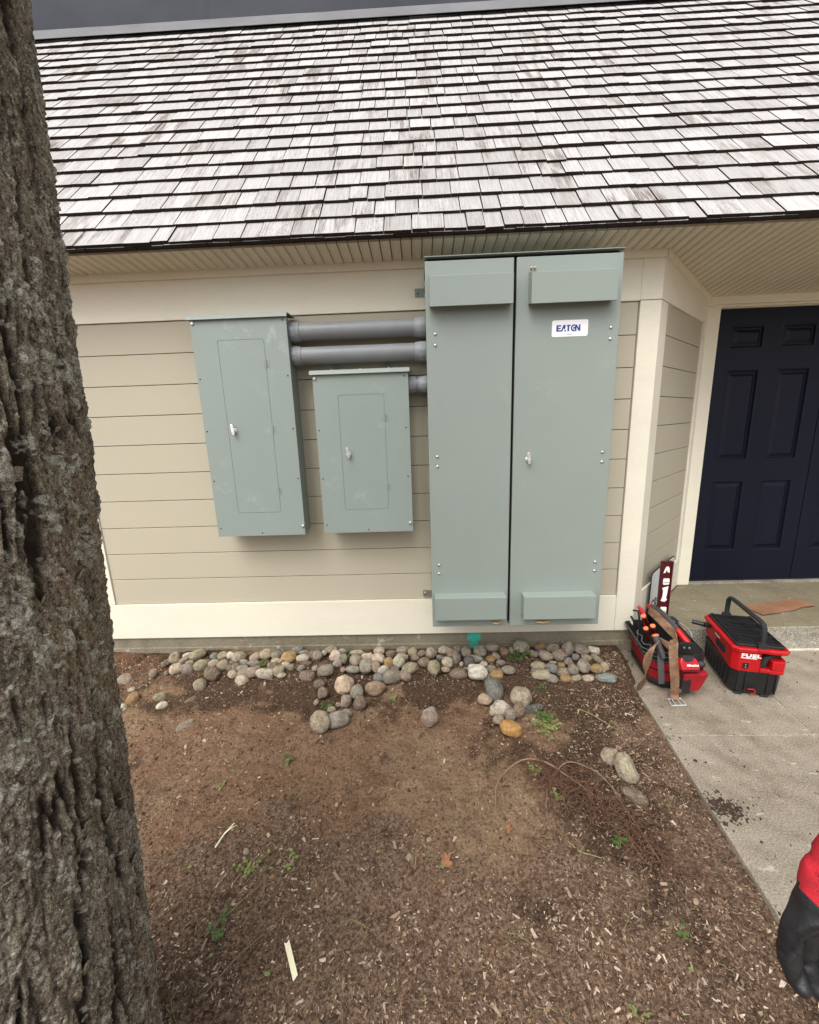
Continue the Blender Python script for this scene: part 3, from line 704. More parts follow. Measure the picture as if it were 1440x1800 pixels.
glyph([(0, 0), (.0075, 0), (.0125, .016), (.0145, .010), (.0195, .010), (.0225, .029), (.011, .029)], .0215)      # A left
glyph([(.0165, 0), (.0245, 0), (.0225, .0075), (.0175, .0075)], .0215)
glyph([(.0035, .0225), (.008, .029), (.024, .029), (.0215, .0225), (.0165, .0225), (.0165, 0), (.009, 0), (.009, .0225)], .0435)   # T
def arc(ox, r0, r1, a0, a1, cx, cz, n=18):
    P = [(cx + r1 * math.cos(rad(a0 + (a1 - a0) * k / n)), cz + r1 * math.sin(rad(a0 + (a1 - a0) * k / n))) for k in range(n + 1)] + [(cx + r0 * math.cos(rad(a1 - (a1 - a0) * k / n)), cz + r0 * math.sin(rad(a1 - (a1 - a0) * k / n))) for k in range(n + 1)]
    glyph(P, ox)
arc(0, .0088, .0158, 80, 280, .0838, .0145); arc(0, .0, .0046, 0, 359, .0835, .0145)
glyph([(0, 0), (.0075, 0), (.0075, .017), (.0175, 0), (.0255, 0), (.0255, .029), (.0178, .029), (.0178, .0125), (.008, .029), (0, .029)], .0875)   # N
b.build('logo_lettering', ['blue'], lab)
b = MB(); b.box(.712, .737, YF - .0015, YF - .001, 1.8895, 1.8915); b.build('logo_tagline', ['blue'], lab)

# conduits
def conduit(label, xa, xb, z, r, rc, ca, cb, yc=2.370):
    t = thing('conduit', label, 'conduit', ((xa + xb) / 2, yc, z), 'grey conduits between the electrical boxes')
    b = MB(); b.lathe([(r, xa), (r, xb)], (0, yc, z), (1, 0, 0), 40); b.build('pipe', ['pvc'], t, smooth=True)
    for (p, q, inner) in ((xa, xa + ca, 1), (xb - cb, xb, -1)):
        b = MB(); e = p if inner == 1 else q; f = q if inner == 1 else p
        b.lathe([(rc * .985, e), (rc * 1.03, e + inner * .003), (rc * 1.03, e + inner * (abs(q - p) * .62)), (rc * .99, e + inner * abs(q - p) * .66), (rc * .97, f - inner * .002), (r, f)], (0, yc, z), (1, 0, 0), 44)
        for k in range(12):
            an = 2 * math.pi * k / 12; c_, s_ = math.cos(an) * rc * 1.03, math.sin(an) * rc * 1.03
            b.tube([(e + inner * .004, yc + c_, z + s_), (e + inner * abs(q - p) * .6, yc + c_, z + s_)], .0016, 5)
        b.build('coupling', ['pvc2'], t, smooth=True, angle=50)
    return t
conduit('upper thick grey pipe running from the tall left panel to the large cabinet', -.692, .043, 2.001, .0455, .0505, .058, .062)
conduit('lower thick grey pipe, running just above the short middle panel', -.692, .043, 1.878, .0455, .0505, .058, .062)
conduit('short ribbed grey pipe joining the short middle panel to the large cabinet', -.063, .043, 1.705, .038, .0435, .048, .048)
# ------------------------------------------------------------------ tree
def tree():
    # silhouette samples: height, azimuth left of +Y of the right hand edge
    zz = np.array([-.3, .126, .372, .603, .817, 1.013, 1.136, 1.252, 1.361, 1.465, 1.698, 1.88, 2.037, 2.147, 3.2, 4.6])
    az = np.array([46.0, 44.2, 43.1, 42.3, 41.6, 41.0, 40.55, 40.1, 39.6, 39.1, 38.45, 37.9, 37.4, 37.05, 33.5, 28.5])
    rr = np.array([.30, .262, .245, .235, .228, .222, .22, .218, .216, .214, .21, .206, .203, .20, .17, .13])
    root = thing('tree', 'rough barked tree trunk patched with grey lichen at the left edge, close to the camera', 'tree', (-.86, .62, 0))
    zs = np.concatenate([[-.3, -.2, -.1, 0], np.arange(.03, 2.45, .0026), np.arange(2.5, 4.6, .06)])
    # angle: fine on the side facing the camera and the wall, coarse behind
    th = np.concatenate([np.linspace(-125, 75, 300, endpoint=False), np.linspace(75, 235, 60, endpoint=False)])
    th = np.radians(th)
    azr = np.radians(np.interp(zs, zz, az)); R0 = np.interp(zs, zz, rr)
    L = .94
    cx = -np.sin(azr) * L - np.cos(azr) * R0; cy = np.cos(azr) * L - np.sin(azr) * R0
    T, Z = np.meshgrid(th, zs); CX, CY, RR = cx[:, None], cy[:, None], R0[:, None]
    ux, uy = np.cos(T), np.sin(T)
    qx, qy = ux * .22, uy * .22
    sw = Z + .05 * np.sin(3 * T)
    wp = (fbm(qx * 6, qy * 6, sw * 3, 3, 11) - .5)
    # long ridges: ridged noise stretched along the trunk
    n1 = fbm((qx + wp * .05) * 30, (qy + wp * .05) * 30, sw * 3.0, 4, 1); rid = 1 - np.abs(n1 - .5) * 4.2
    n2 = fbm((qx + wp * .03) * 38, (qy + wp * .03) * 38, sw * 7, 3, 2); rid2 = 1 - np.abs(n2 - .5) * 4
    big = fbm(qx * 9, qy * 9, sw * 1.4, 2, 5) - .5
    flk = fbm(qx * 100, qy * 100, sw * 26, 4, 7) - .5
    tiny = fbm(qx * 210, qy * 210, sw * 120, 2, 8) - .5
    crack = sst(.72, .95, rid) * 1.0 * sst(.30, .46, fbm(qx * 12, qy * 12, sw * 4, 2, 91)) + sst(.86, 1., rid2) * .35
    plate = np.floor(fbm(qx * 30, qy * 30, sw * 11, 3, 21) * 9) / 9 - .45
    # lichen
    li = fbm(qx * 34, qy * 34, sw * 30, 5, 31); reg = fbm(qx * 5, qy * 5, sw * 3.2, 2, 33)
    hgt = np.interp(Z, [0, .8, 1.2, 1.45, 1.62, 1.9, 2.3], [-.10, -.10, -.085, -.035, .045, -.015, .03])
    lich = sst(.585, .605, li + hgt + (reg - .5) * .26)
    l2 = sst(.665, .69, fbm(qx * 60, qy * 60, sw * 60, 2, 35) + (reg - .5) * .2)
    lich = np.maximum(lich, l2 * .85) * (1 - crack * .6)
    cr_ = fbm(qx * 150, qy * 150, sw * 150, 3, 41)
    disp = .010 * big + .005 * (n1 - .5) - .013 * crack + .009 * plate + .009 * flk + .008 * tiny + lich * (.0015 + .006 * (cr_ - .4))
    R = RR + disp
    X = CX + ux * R; Y = CY + uy * R
    ny, nx = X.shape; idx = np.arange(nx * ny).reshape(ny, nx); nxt = np.roll(idx, -1, 1)
    F = np.stack([idx[:-1], nxt[:-1], nxt[1:], idx[1:]], -1).reshape(-1, 4)
    me = npmesh('trunk', np.stack([X, Y, Z], -1), F, ['bark'], smooth=True)
    fattr(me, 'lichen', lich * sst(.42, .50, cr_ + .03)); fattr(me, 'crack', np.clip(crack * 1.1, 0, 1)); fattr(me, 'tint', sst(.55, .75, fbm(qx * 14, qy * 14, sw * 1.6, 3, 51)))
    put('trunk', me, root)
    # loose bark flakes on the silhouette
    b = MB()
    for k in range(190):
        z = random.uniform(.1, 2.35); i = int(np.argmin(np.abs(zs - z))); a_ = azr[i] * -1; t0 = -azr[i] * 0
        ang = math.radians(-0) + random.uniform(-.9, .6) + (math.pi / 2 - azr[i] * 0) - math.pi / 2 + 0.0
        ang = random.uniform(-1.35, .45)
        r_ = R0[i] + .002 + random.uniform(-.004, .004); c = Vector((cx[i] + math.cos(ang) * r_, cy[i] + math.sin(ang) * r_, z))
        n = Vector((math.cos(ang), math.sin(ang), 0)); t_ = Vector((-math.sin(ang), math.cos(ang), 0)); w, h = random.uniform(.003, .009), random.uniform(.008, .03)
        tilt = random.uniform(.15, .55); up = (Vector((0, 0, 1)) + n * tilt).normalized()
        b.add([c - t_ * w - up * h * .3 - n * .003, c + t_ * w - up * h * .3 - n * .003, c + t_ * w * .8 + up * h * .7, c - t_ * w * .7 + up * h * .8, c - t_ * w - n * .006, c + t_ * w - n * .006, c + t_ * w * .8 + up * h * .6 - n * .004, c - t_ * w * .7 + up * h * .7 - n * .004],
              [(0, 1, 2, 3), (4, 7, 6, 5), (0, 4, 5, 1), (1, 5, 6, 2), (2, 6, 7, 3), (3, 7, 4, 0)])
    b.build('bark_flakes', ['bark'], root, kind='stuff')
    # two limbs above the picture
    top = Vector((cx[-1], cy[-1], zs[-1] - .03))
    b = MB(); b.tube([top - Vector((0, 0, .15)), top + Vector((.15, .05, .5)), top + Vector((.5, .0, 1.1))], [.12, .085, .03], 14); b.tube([top - Vector((0, 0, .15)), top + Vector((-.25, -.1, .45)), top + Vector((-.6, -.3, 1.0))], [.12, .08, .03], 14)
    b.build('limb', ['bark'], root)
    # sprouting bud
    b = MB(); b0 = Vector((-.722, .890, 1.566))
    b.tube([b0 + Vector((-.026, .0, .0)), b0 + Vector((-.010, -.006, .004)), b0 + Vector((.004, -.010, .003))], [.005, .0055, .003], 8, 1)
    b.tube([b0 + Vector((-.008, -.010, .005)), b0 + Vector((.006, -.013, .004)), b0 + Vector((.015, -.014, -.006)), b0 + Vector((.018, -.013, -.020))], [.0025, .005, .0045, .0008], 8, 0, flat=.5)
    b.build('leaf_bud', ['leafy', 'twig'], root, smooth=True)
tree()

# ------------------------------------------------------------------ stones
ROCKS = """-1.667,2.191,0.064,0.022,0.0248,0.0198,0,g;-1.606,2.319,0.086,0.0317,0.0375,0.0285,0,t;-1.645,2.288,0.069,0.0314,0.02,0.018,30,b;-1.54,2.36,0.075,0.0322,0.0205,0.0184,10,w;-1.476,2.355,0.083,0.0496,0.0321,0.0289,25,y;-1.539,2.318,0.073,0.0375,0.0202,0.0182,40,p;-1.488,2.281,0.068,0.0256,0.0199,0.0179,0,y;-1.549,2.228,0.067,0.0334,0.0334,0.0301,0,c;-1.477,2.227,0.067,0.0403,0.0334,0.0301,-10,g;-1.397,2.252,0.073,0.0449,0.0337,0.0303,0,y;-1.362,2.349,0.076,0.0276,0.0218,0.0196,0,s;-1.307,2.347,0.079,0.0319,0.0261,0.0235,30,t;-1.254,2.347,0.078,0.0261,0.0247,0.0222,0,w;-1.334,2.279,0.07,0.0312,0.0227,0.0204,20,t;-1.288,2.17,0.069,0.0461,0.038,0.0342,-25,b;-1.263,2.252,0.071,0.0336,0.0308,0.0277,20,y;-1.274,2.215,0.018,0.0472,0.0139,0.0125,32,s;-1.338,2.117,0.025,0.0347,0.0401,0.0312,30,t;-1.755,2.115,0.006,0.0215,0.0148,0.0133,0,w;-1.698,2.141,0.01,0.0325,0.0122,0.011,15,b;-1.698,2.037,0.002,0.0364,0.0286,0.0258,45,o;-1.72,1.99,-0.01,0.0166,0.0141,0.0126,20,w;-1.696,1.966,-0.014,0.0101,0.0089,0.008,0,w;-1.547,2.056,0.0,0.034,0.0222,0.02,5,y;-1.491,1.982,-0.004,0.0304,0.0228,0.0205,10,w;-1.356,2.029,-0.008,0.0362,0.0155,0.0139,30,b;-1.264,1.823,-0.003,0.0448,0.0236,0.0212,25,t;-1.574,2.126,0.007,0.0135,0.0135,0.0121,0,g;-1.59,2.195,0.057,0.011,0.0138,0.0103,0,g;-1.839,2.18,0.035,0.0413,0.033,0.0297,0,t;-1.188,2.314,0.085,0.0429,0.0372,0.0335,0,g;-1.082,2.32,0.079,0.0373,0.0287,0.0258,25,t;-1.023,2.349,0.085,0.0405,0.0347,0.0313,30,t;-0.956,2.343,0.079,0.0346,0.026,0.0234,0,g;-0.868,2.314,0.083,0.047,0.0342,0.0308,10,o;-0.837,2.394,0.079,0.0382,0.0264,0.0238,0,s;-0.79,2.378,0.073,0.0321,0.0175,0.0158,0,g;-0.781,2.314,0.075,0.0385,0.0228,0.0205,0,w;-0.935,2.287,0.07,0.0353,0.0212,0.0191,-5,c;-1.143,2.288,0.067,0.0269,0.017,0.0153,0,g;-1.178,2.243,0.064,0.0251,0.0237,0.0213,0,b;-1.22,2.243,0.061,0.0196,0.0196,0.0176,0,b;-1.227,2.284,0.065,0.0227,0.0142,0.0128,0,t;-1.13,2.224,0.06,0.0332,0.0249,0.0224,10,g;-1.081,2.279,0.066,0.0367,0.0169,0.0153,0,g;-1.11,2.177,0.059,0.0326,0.0217,0.0196,0,t;-1.106,2.16,0.029,0.0406,0.0325,0.0292,0,c;-1.053,2.182,0.066,0.0408,0.0299,0.0269,10,t;-1.035,2.241,0.056,0.0223,0.0139,0.0125,0,y;-0.944,2.233,0.066,0.0332,0.0305,0.0274,0,b;-0.892,2.192,0.068,0.0354,0.03,0.027,30,y;-0.97,2.171,0.063,0.0514,0.0298,0.0268,-8,w;-0.874,2.264,0.063,0.0252,0.0168,0.0151,0,w;-0.842,2.24,0.06,0.0278,0.0194,0.0175,0,g;-0.87,2.168,0.052,0.027,0.0162,0.0146,0,c;-0.828,2.216,0.019,0.0386,0.0152,0.0137,5,b;-0.746,2.275,0.063,0.0309,0.014,0.0126,0,b;-0.766,2.227,0.058,0.0235,0.0207,0.0186,0,g;-0.718,2.181,0.035,0.0461,0.0326,0.0293,0,b;-0.727,2.341,0.079,0.0259,0.0259,0.0233,0,b;-0.686,2.325,0.082,0.0314,0.0314,0.0283,0,g;-0.658,2.369,0.073,0.0145,0.0174,0.0131,0,w;-0.683,2.229,0.055,0.0179,0.0166,0.0149,0,g;-0.609,2.189,0.069,0.0461,0.0312,0.0281,0,g;-0.617,2.404,0.076,0.0412,0.0221,0.0198,0,t;-0.578,2.325,0.083,0.0371,0.0328,0.0295,20,c;-0.543,2.384,0.074,0.0277,0.019,0.0171,0,g;-0.52,2.292,0.078,0.0254,0.031,0.0232,0,g;-0.55,2.261,0.068,0.0279,0.0251,0.0226,0,g;-0.463,2.216,0.054,0.0301,0.0192,0.0173,0,g;-0.481,2.105,0.029,0.0551,0.0499,0.0449,25,c;-0.453,1.994,0.004,0.0301,0.0326,0.0271,0,t;-0.63,2.126,0.017,0.0345,0.0266,0.0239,0,b;-0.598,2.063,0.007,0.0285,0.0311,0.0256,0,b;-0.555,1.816,0.018,0.0487,0.0522,0.0439,0,t;-0.462,1.841,0.009,0.054,0.0399,0.0359,0,g;-0.524,1.944,-0.009,0.0222,0.0148,0.0133,0,p;-0.493,1.981,-0.011,0.0175,0.0125,0.0113,0,g;-0.432,1.911,-0.006,0.0267,0.0194,0.0175,-20,g;-0.623,2.0,-0.007,0.0126,0.0177,0.0133,-30,t;-1.17,2.174,0.061,0.0258,0.0258,0.0232,0,c;-0.44,2.368,0.073,0.0478,0.0174,0.0156,-3,c;-0.439,2.277,0.077,0.0364,0.0336,0.0302,0,t;-0.444,2.215,0.055,0.0383,0.0205,0.0185,0,g;-0.508,2.216,0.052,0.0164,0.0164,0.0148,0,g;-0.372,2.317,0.075,0.0355,0.0227,0.0204,0,c;-0.365,2.223,0.072,0.0424,0.0411,0.037,0,g;-0.303,2.376,0.078,0.0348,0.0246,0.0222,0,c;-0.301,2.293,0.077,0.0407,0.0295,0.0266,-10,w;-0.308,2.217,0.066,0.03,0.0355,0.027,20,p;-0.26,2.195,0.064,0.0338,0.023,0.0207,15,w;-0.229,2.245,0.073,0.029,0.0358,0.0269,20,o;-0.222,2.337,0.078,0.0314,0.0257,0.0231,20,b;-0.15,2.375,0.079,0.0419,0.026,0.0234,15,g;-0.088,2.351,0.08,0.0301,0.0272,0.0245,30,t;-0.152,2.308,0.074,0.0367,0.0226,0.0203,0,y;-0.166,2.256,0.077,0.0373,0.0387,0.0336,-30,w;-0.192,2.22,0.053,0.0246,0.0164,0.0148,0,g;-0.29,2.166,0.027,0.0295,0.0268,0.0242,0,s;-0.207,2.164,0.036,0.0535,0.0402,0.0361,0,g;-0.101,2.197,0.07,0.0486,0.0311,0.028,20,y;-0.125,2.179,0.036,0.0377,0.035,0.0315,-35,p;-0.03,2.34,0.076,0.0285,0.0228,0.0205,0,b;-0.071,2.301,0.071,0.0253,0.0197,0.0177,0,b;-0.015,2.253,0.071,0.0386,0.0303,0.0273,0,b;0.03,2.335,0.084,0.0355,0.0341,0.0307,20,p;0.042,2.188,0.076,0.0363,0.0416,0.0326,0,y;0.083,2.308,0.069,0.0211,0.0155,0.0139,0,s;0.108,2.373,0.079,0.036,0.0259,0.0233,10,w;0.163,2.326,0.082,0.0424,0.0311,0.028,-20,t;0.128,2.249,0.071,0.0344,0.0316,0.0285,0,c;0.186,2.28,0.08,0.025,0.0361,0.0271,0,g;0.201,2.385,0.076,0.0275,0.0217,0.0195,0,p;0.186,2.19,0.035,0.0538,0.0296,0.0267,0,b;0.212,2.249,0.058,0.0124,0.0137,0.0111,0,w;0.111,2.196,0.059,0.0243,0.0162,0.0146,0,t;-0.402,2.051,0.013,0.0372,0.0411,0.0335,20,g;-0.297,2.083,0.017,0.0572,0.039,0.0351,5,r;-0.372,1.97,0.007,0.0347,0.0372,0.0313,0,b;0.009,1.851,0.01,0.0445,0.0421,0.0379,30,p;0.25,2.333,0.085,0.0309,0.035,0.0278,0,g;0.337,2.346,0.087,0.0393,0.0372,0.0335,0,g;0.42,2.395,0.078,0.0484,0.0253,0.0227,0,g;0.299,2.282,0.07,0.0485,0.0222,0.02,-5,g;0.259,2.251,0.071,0.03,0.032,0.027,0,d;0.343,2.243,0.06,0.0259,0.0179,0.0161,10,w;0.393,2.277,0.069,0.0282,0.0222,0.0199,0,o;0.431,2.308,0.071,0.0265,0.0183,0.0165,-30,t;0.489,2.343,0.079,0.0289,0.0268,0.0241,0,r;0.532,2.363,0.075,0.0229,0.0208,0.0187,0,g;0.604,2.383,0.089,0.0501,0.0397,0.0357,0,g;0.382,2.199,0.06,0.0254,0.0176,0.0158,0,g;0.449,2.255,0.061,0.028,0.016,0.0144,0,g;0.408,2.178,0.032,0.0408,0.0291,0.0262,0,o;0.482,2.178,0.06,0.0387,0.0232,0.0209,0,g;0.297,2.151,0.068,0.0547,0.0422,0.038,0,W;0.349,2.158,0.025,0.0251,0.027,0.0226,45,g;0.241,2.215,0.047,0.0237,0.0099,0.0089,0,g;0.663,2.325,0.074,0.0348,0.0204,0.0184,-10,t;0.376,2.047,0.027,0.0461,0.0608,0.0456,10,D;0.316,1.997,0.001,0.038,0.029,0.0261,-10,t;0.383,1.916,0.008,0.0505,0.0383,0.0345,0,C;0.508,1.981,0.02,0.0555,0.0555,0.0499,0,T;0.474,1.897,0.007,0.0311,0.038,0.0285,-35,b;0.423,1.862,0.006,0.0289,0.0357,0.0268,0,p;0.361,1.842,-0.003,0.0287,0.0236,0.0213,0,t;0.41,1.768,0.006,0.0537,0.0358,0.0322,-10,O;0.56,1.922,-0.004,0.0524,0.0227,0.0204,15,d;0.343,1.902,-0.01,0.0191,0.0139,0.0125,0,t;0.539,1.843,-0.01,0.0118,0.0135,0.0106,0,c;0.73,2.396,0.078,0.0401,0.0248,0.0223,10,o;0.802,2.381,0.078,0.0387,0.0246,0.0222,15,t;0.733,2.292,0.077,0.0408,0.0295,0.0265,-15,p;0.814,2.291,0.081,0.043,0.0351,0.0316,0,p;0.883,2.347,0.092,0.0346,0.0439,0.0329,-20,g;0.874,2.426,0.083,0.0119,0.0143,0.0108,0,g;0.961,2.349,0.082,0.0532,0.03,0.027,-15,g;1.043,2.346,0.077,0.0346,0.0242,0.0218,-15,w;0.91,2.286,0.07,0.0226,0.0215,0.0193,0,s;0.972,2.279,0.068,0.0293,0.0203,0.0182,0,t;1.03,2.27,0.066,0.0359,0.0191,0.0172,-35,t;0.854,2.25,0.065,0.0268,0.0234,0.0211,0,g;0.853,2.169,0.065,0.0302,0.0324,0.0272,0,g;0.921,2.188,0.073,0.0348,0.0369,0.0313,-25,g;0.989,2.176,0.063,0.0367,0.0281,0.0253,0,o;1.036,2.177,0.067,0.0238,0.0324,0.0243,-20,y;0.804,2.225,0.055,0.0221,0.0177,0.0159,0,o;0.737,2.187,0.064,0.0327,0.0261,0.0235,-15,s;0.67,2.22,0.059,0.0464,0.0243,0.0219,-3,y;0.668,2.171,0.032,0.0521,0.0315,0.0284,5,y;0.807,2.193,0.032,0.0481,0.0241,0.0217,5,y;0.727,2.149,0.02,0.0323,0.0237,0.0213,-10,g;0.807,2.149,0.019,0.0323,0.0215,0.0194,0,o;0.865,2.156,0.021,0.0323,0.0216,0.0194,15,t;0.933,2.147,0.018,0.0322,0.0215,0.0193,0,c;1.034,2.146,0.023,0.0557,0.0278,0.0251,-5,s;0.767,2.255,0.056,0.0224,0.009,0.0081,0,t;0.632,2.179,0.053,0.0196,0.0131,0.0118,0,p;0.815,1.592,0.005,0.04,0.0346,0.0312,0,t;0.843,1.513,0.021,0.0395,0.0573,0.043,15,T;0.824,1.398,-0.0,0.0502,0.0275,0.0248,-22,b"""
CN = dict(g='grey', t='tan', b='brown', y='yellowish', w='pale', c='cream', o='ochre', p='pinkish', s='blue-grey', d='dark grey', r='reddish brown')
CC = dict(g=(.31, .29, .24), t=(.40, .32, .225), b=(.22, .15, .10), y=(.37, .335, .20), w=(.56, .53, .44), c=(.55, .46, .345), o=(.38, .245, .10), p=(.34, .255, .215), s=(.24, .25, .25), d=(.10, .105, .10), r=(.36, .19, .12),
          W=(.66, .63, .50), D=(.135, .14, .135), C=(.55, .48, .39), T=(.46, .40, .30), O=(.50, .28, .07))
SPEC = dict(W='big round chalky white stone with dark specks at the front of the stone strip', D='dark grey oval stone with a pale rim, standing above the loose stone pile',
            C='broad cream stone in the middle of the loose pile below the cabinet', O='bright orange stone at the bottom of the loose pile below the cabinet')
def stones():
    base = []
    for k in range(12):
        bm = bmesh.new(); bmesh.ops.create_icosphere(bm, subdivisions=4, radius=1)
        P = np.array([v.co[:] for v in bm.verts]); ex = random.uniform(.78, 1.0)
        P = np.sign(P) * np.abs(P) ** ex; P /= np.abs(P).max(0)
        n = fbm(P[:, 0] * .9 + k * 7, P[:, 1] * .9, P[:, 2] * .9, 2, k) - .5; n2 = fbm(P[:, 0] * 3 + k, P[:, 1] * 3, P[:, 2] * 3, 3, k + 50) - .5
        P = P * (1 + n * .62 + n2 * .13)[:, None]; P -= (P.max(0) + P.min(0)) / 2; P /= np.abs(P).max(0)
        for v, p in zip(bm.verts, P): v.co = p
        me = bpy.data.meshes.new('river_stone'); bm.to_mesh(me); bm.free(); me.polygons.foreach_set('use_smooth', [True] * len(me.polygons)); me.materials.append(M['rock']); base.append(me)
    items = []
    for i, s in enumerate(ROCKS.split(';')):
        a = s.split(','); x, y, z, ra, rb, rc = [float(v) for v in a[:6]]; an = int(a[6]); c = a[7]
        items.append([x, y, z, ra, rb, rc, an, c])
    def zone(x, y):
        if y < 1.7: return 'on bare soil near the walk'
        if y < 2.12:
            if x < -1.25: return 'on dark soil at far left'
            if x < -.8: return 'on bare soil at left'
            if x < -.3: return 'below the middle panel, off the strip'
            if x < .3: return 'on bare soil in the middle'
            return 'in the loose pile under the cabinet'
        row = 'at the wall' if y > 2.33 else 'in the middle row' if y > 2.22 else 'along the front edge'
        where = 'at the far left' if x < -1.45 else 'under the tall panel' if x < -.95 else 'left of the middle panel' if x < -.6 else 'under the middle panel' if x < -.25 else 'right of the middle panel' if x < .03 else 'under the left cabinet door' if x < .46 else 'under the right cabinet door' if x < .93 else 'beside the walk'
        return row + ' ' + where
    groups = {}
    for k, it in enumerate(items):
        sz = 'small' if it[3] < .027 else 'large' if it[3] > .046 else 'medium'
        lab = SPEC.get(it[7]) or '%s %s stone %s' % (sz, CN.get(it[7], 'pale tan'), zone(it[0], it[1]))
        groups.setdefault(lab, []).append(k)
    names = {}
    ordn = ['leftmost', 'second from left', 'third from left', 'fourth from left', 'fifth from left', 'sixth from left']
    for lab, ks in groups.items():
        if len(ks) == 1: names[ks[0]] = lab
        else:
            ks.sort(key=lambda q: items[q][0])
            for n, q in enumerate(ks): names[q] = (ordn[n] if n < len(ks) - 1 or len(ks) > 2 else 'rightmost') + ', ' + lab
    for k, (x, y, z, ra, rb, rc, an, c) in enumerate(items):
        o = bpy.data.objects.new('river_stone', base[k % 12]); COL.objects.link(o)
        A = rad(an); e1 = cr * math.cos(A) + cu * math.sin(A); e2 = -cr * math.sin(A) + cu * math.cos(A); e3 = cf.copy()
        # perspective: face the stone's outline square to its own line of sight
        v = Vector((x, y, z - CH)).normalized(); q = cf.rotation_difference(v); e1, e2, e3 = q @ e1, q @ e2, q @ e3
        fl = random.choice((1, -1)); fl2 = random.choice((1, -1))
        m = Matrix.Identity(4)
        for i in range(3): m[i][0] = e1[i] * ra * fl * 1.06; m[i][1] = e2[i] * rb * fl2 * 1.06; m[i][2] = e3[i] * rc * fl * fl2 * 1.06
        m.translation = Vector((x, y, z)); o.matrix_world = m
        col = CC[c]; h = random.uniform(.78, 1.15); hv = [random.uniform(.95, 1.05) for _ in range(3)]
        dst = (.345, .29, .215) if c.islower() and c not in 'ods' else col; lu = sum(col) / 3; o.color = (*[min(.8, (col[i] * .58 + .42 * dst[i] * lu / .283 * (1 if c.islower() and c not in 'ods' else .283 / lu)) * h * hv[i]) for i in range(3)], 1)
        tag(o, names[k], 'stone', 'river stones along the foundation')
stones()

# ------------------------------------------------------------------ mulch chips, rootlets, clods
def boxes(name, P, Rm, half, mats, kind, label=None, taper=None):
    n = len(P); c = np.array([[-1, -1, -1], [1, -1, -1], [1, 1, -1], [-1, 1, -1], [-1, -1, 1], [1, -1, 1], [1, 1, 1], [-1, 1, 1]], float)
    Q = np.broadcast_to(c, (n, 8, 3)) * half[:, None, :]
    if taper is not None:
        Q = Q.copy(); Q[:, [1, 2, 5, 6], 1] *= taper[:, None]; Q[:, [0, 3, 4, 7], 1] *= (1.6 - taper)[:, None].clip(.3, 1)
    V = np.einsum('nij,nkj->nki', Rm, Q) + P[:, None, :]
    f = np.array([(0, 3, 2, 1), (4, 5, 6, 7), (0, 1, 5, 4), (1, 2, 6, 5), (2, 3, 7, 6), (3, 0, 4, 7)])
    F = (np.arange(n) * 8)[:, None, None] + f[None]
    return put(name, npmesh(name, V, F.reshape(-1, 4), mats), kind=kind, label=label)
def rots(rng, n, tilt):
    a = rng.uniform(0, 2 * np.pi, n); tx, ty = rng.normal(0, tilt, n), rng.normal(0, tilt, n)
    ca, sa = np.cos(a), np.sin(a); Rz = np.zeros((n, 3, 3)); Rz[:, 0, 0] = ca; Rz[:, 0, 1] = -sa; Rz[:, 1, 0] = sa; Rz[:, 1, 1] = ca; Rz[:, 2, 2] = 1
    Rx = np.zeros((n, 3, 3)); Rx[:, 0, 0] = 1; Rx[:, 1, 1] = np.cos(tx); Rx[:, 1, 2] = -np.sin(tx); Rx[:, 2, 1] = np.sin(tx); Rx[:, 2, 2] = np.cos(tx)
    Ry = np.zeros((n, 3, 3)); Ry[:, 1, 1] = 1; Ry[:, 0, 0] = np.cos(ty); Ry[:, 0, 2] = np.sin(ty); Ry[:, 2, 0] = -np.sin(ty); Ry[:, 2, 2] = np.cos(ty)
    return Ry @ Rx @ Rz
def GZ(x, y):
    return G0(x, y) + (fbm(x * 22, y * 22, 0, 4, 9) - .5) * .020 + (fbm(x * 75, y * 75, 0, 3, 19) - .5) * .009
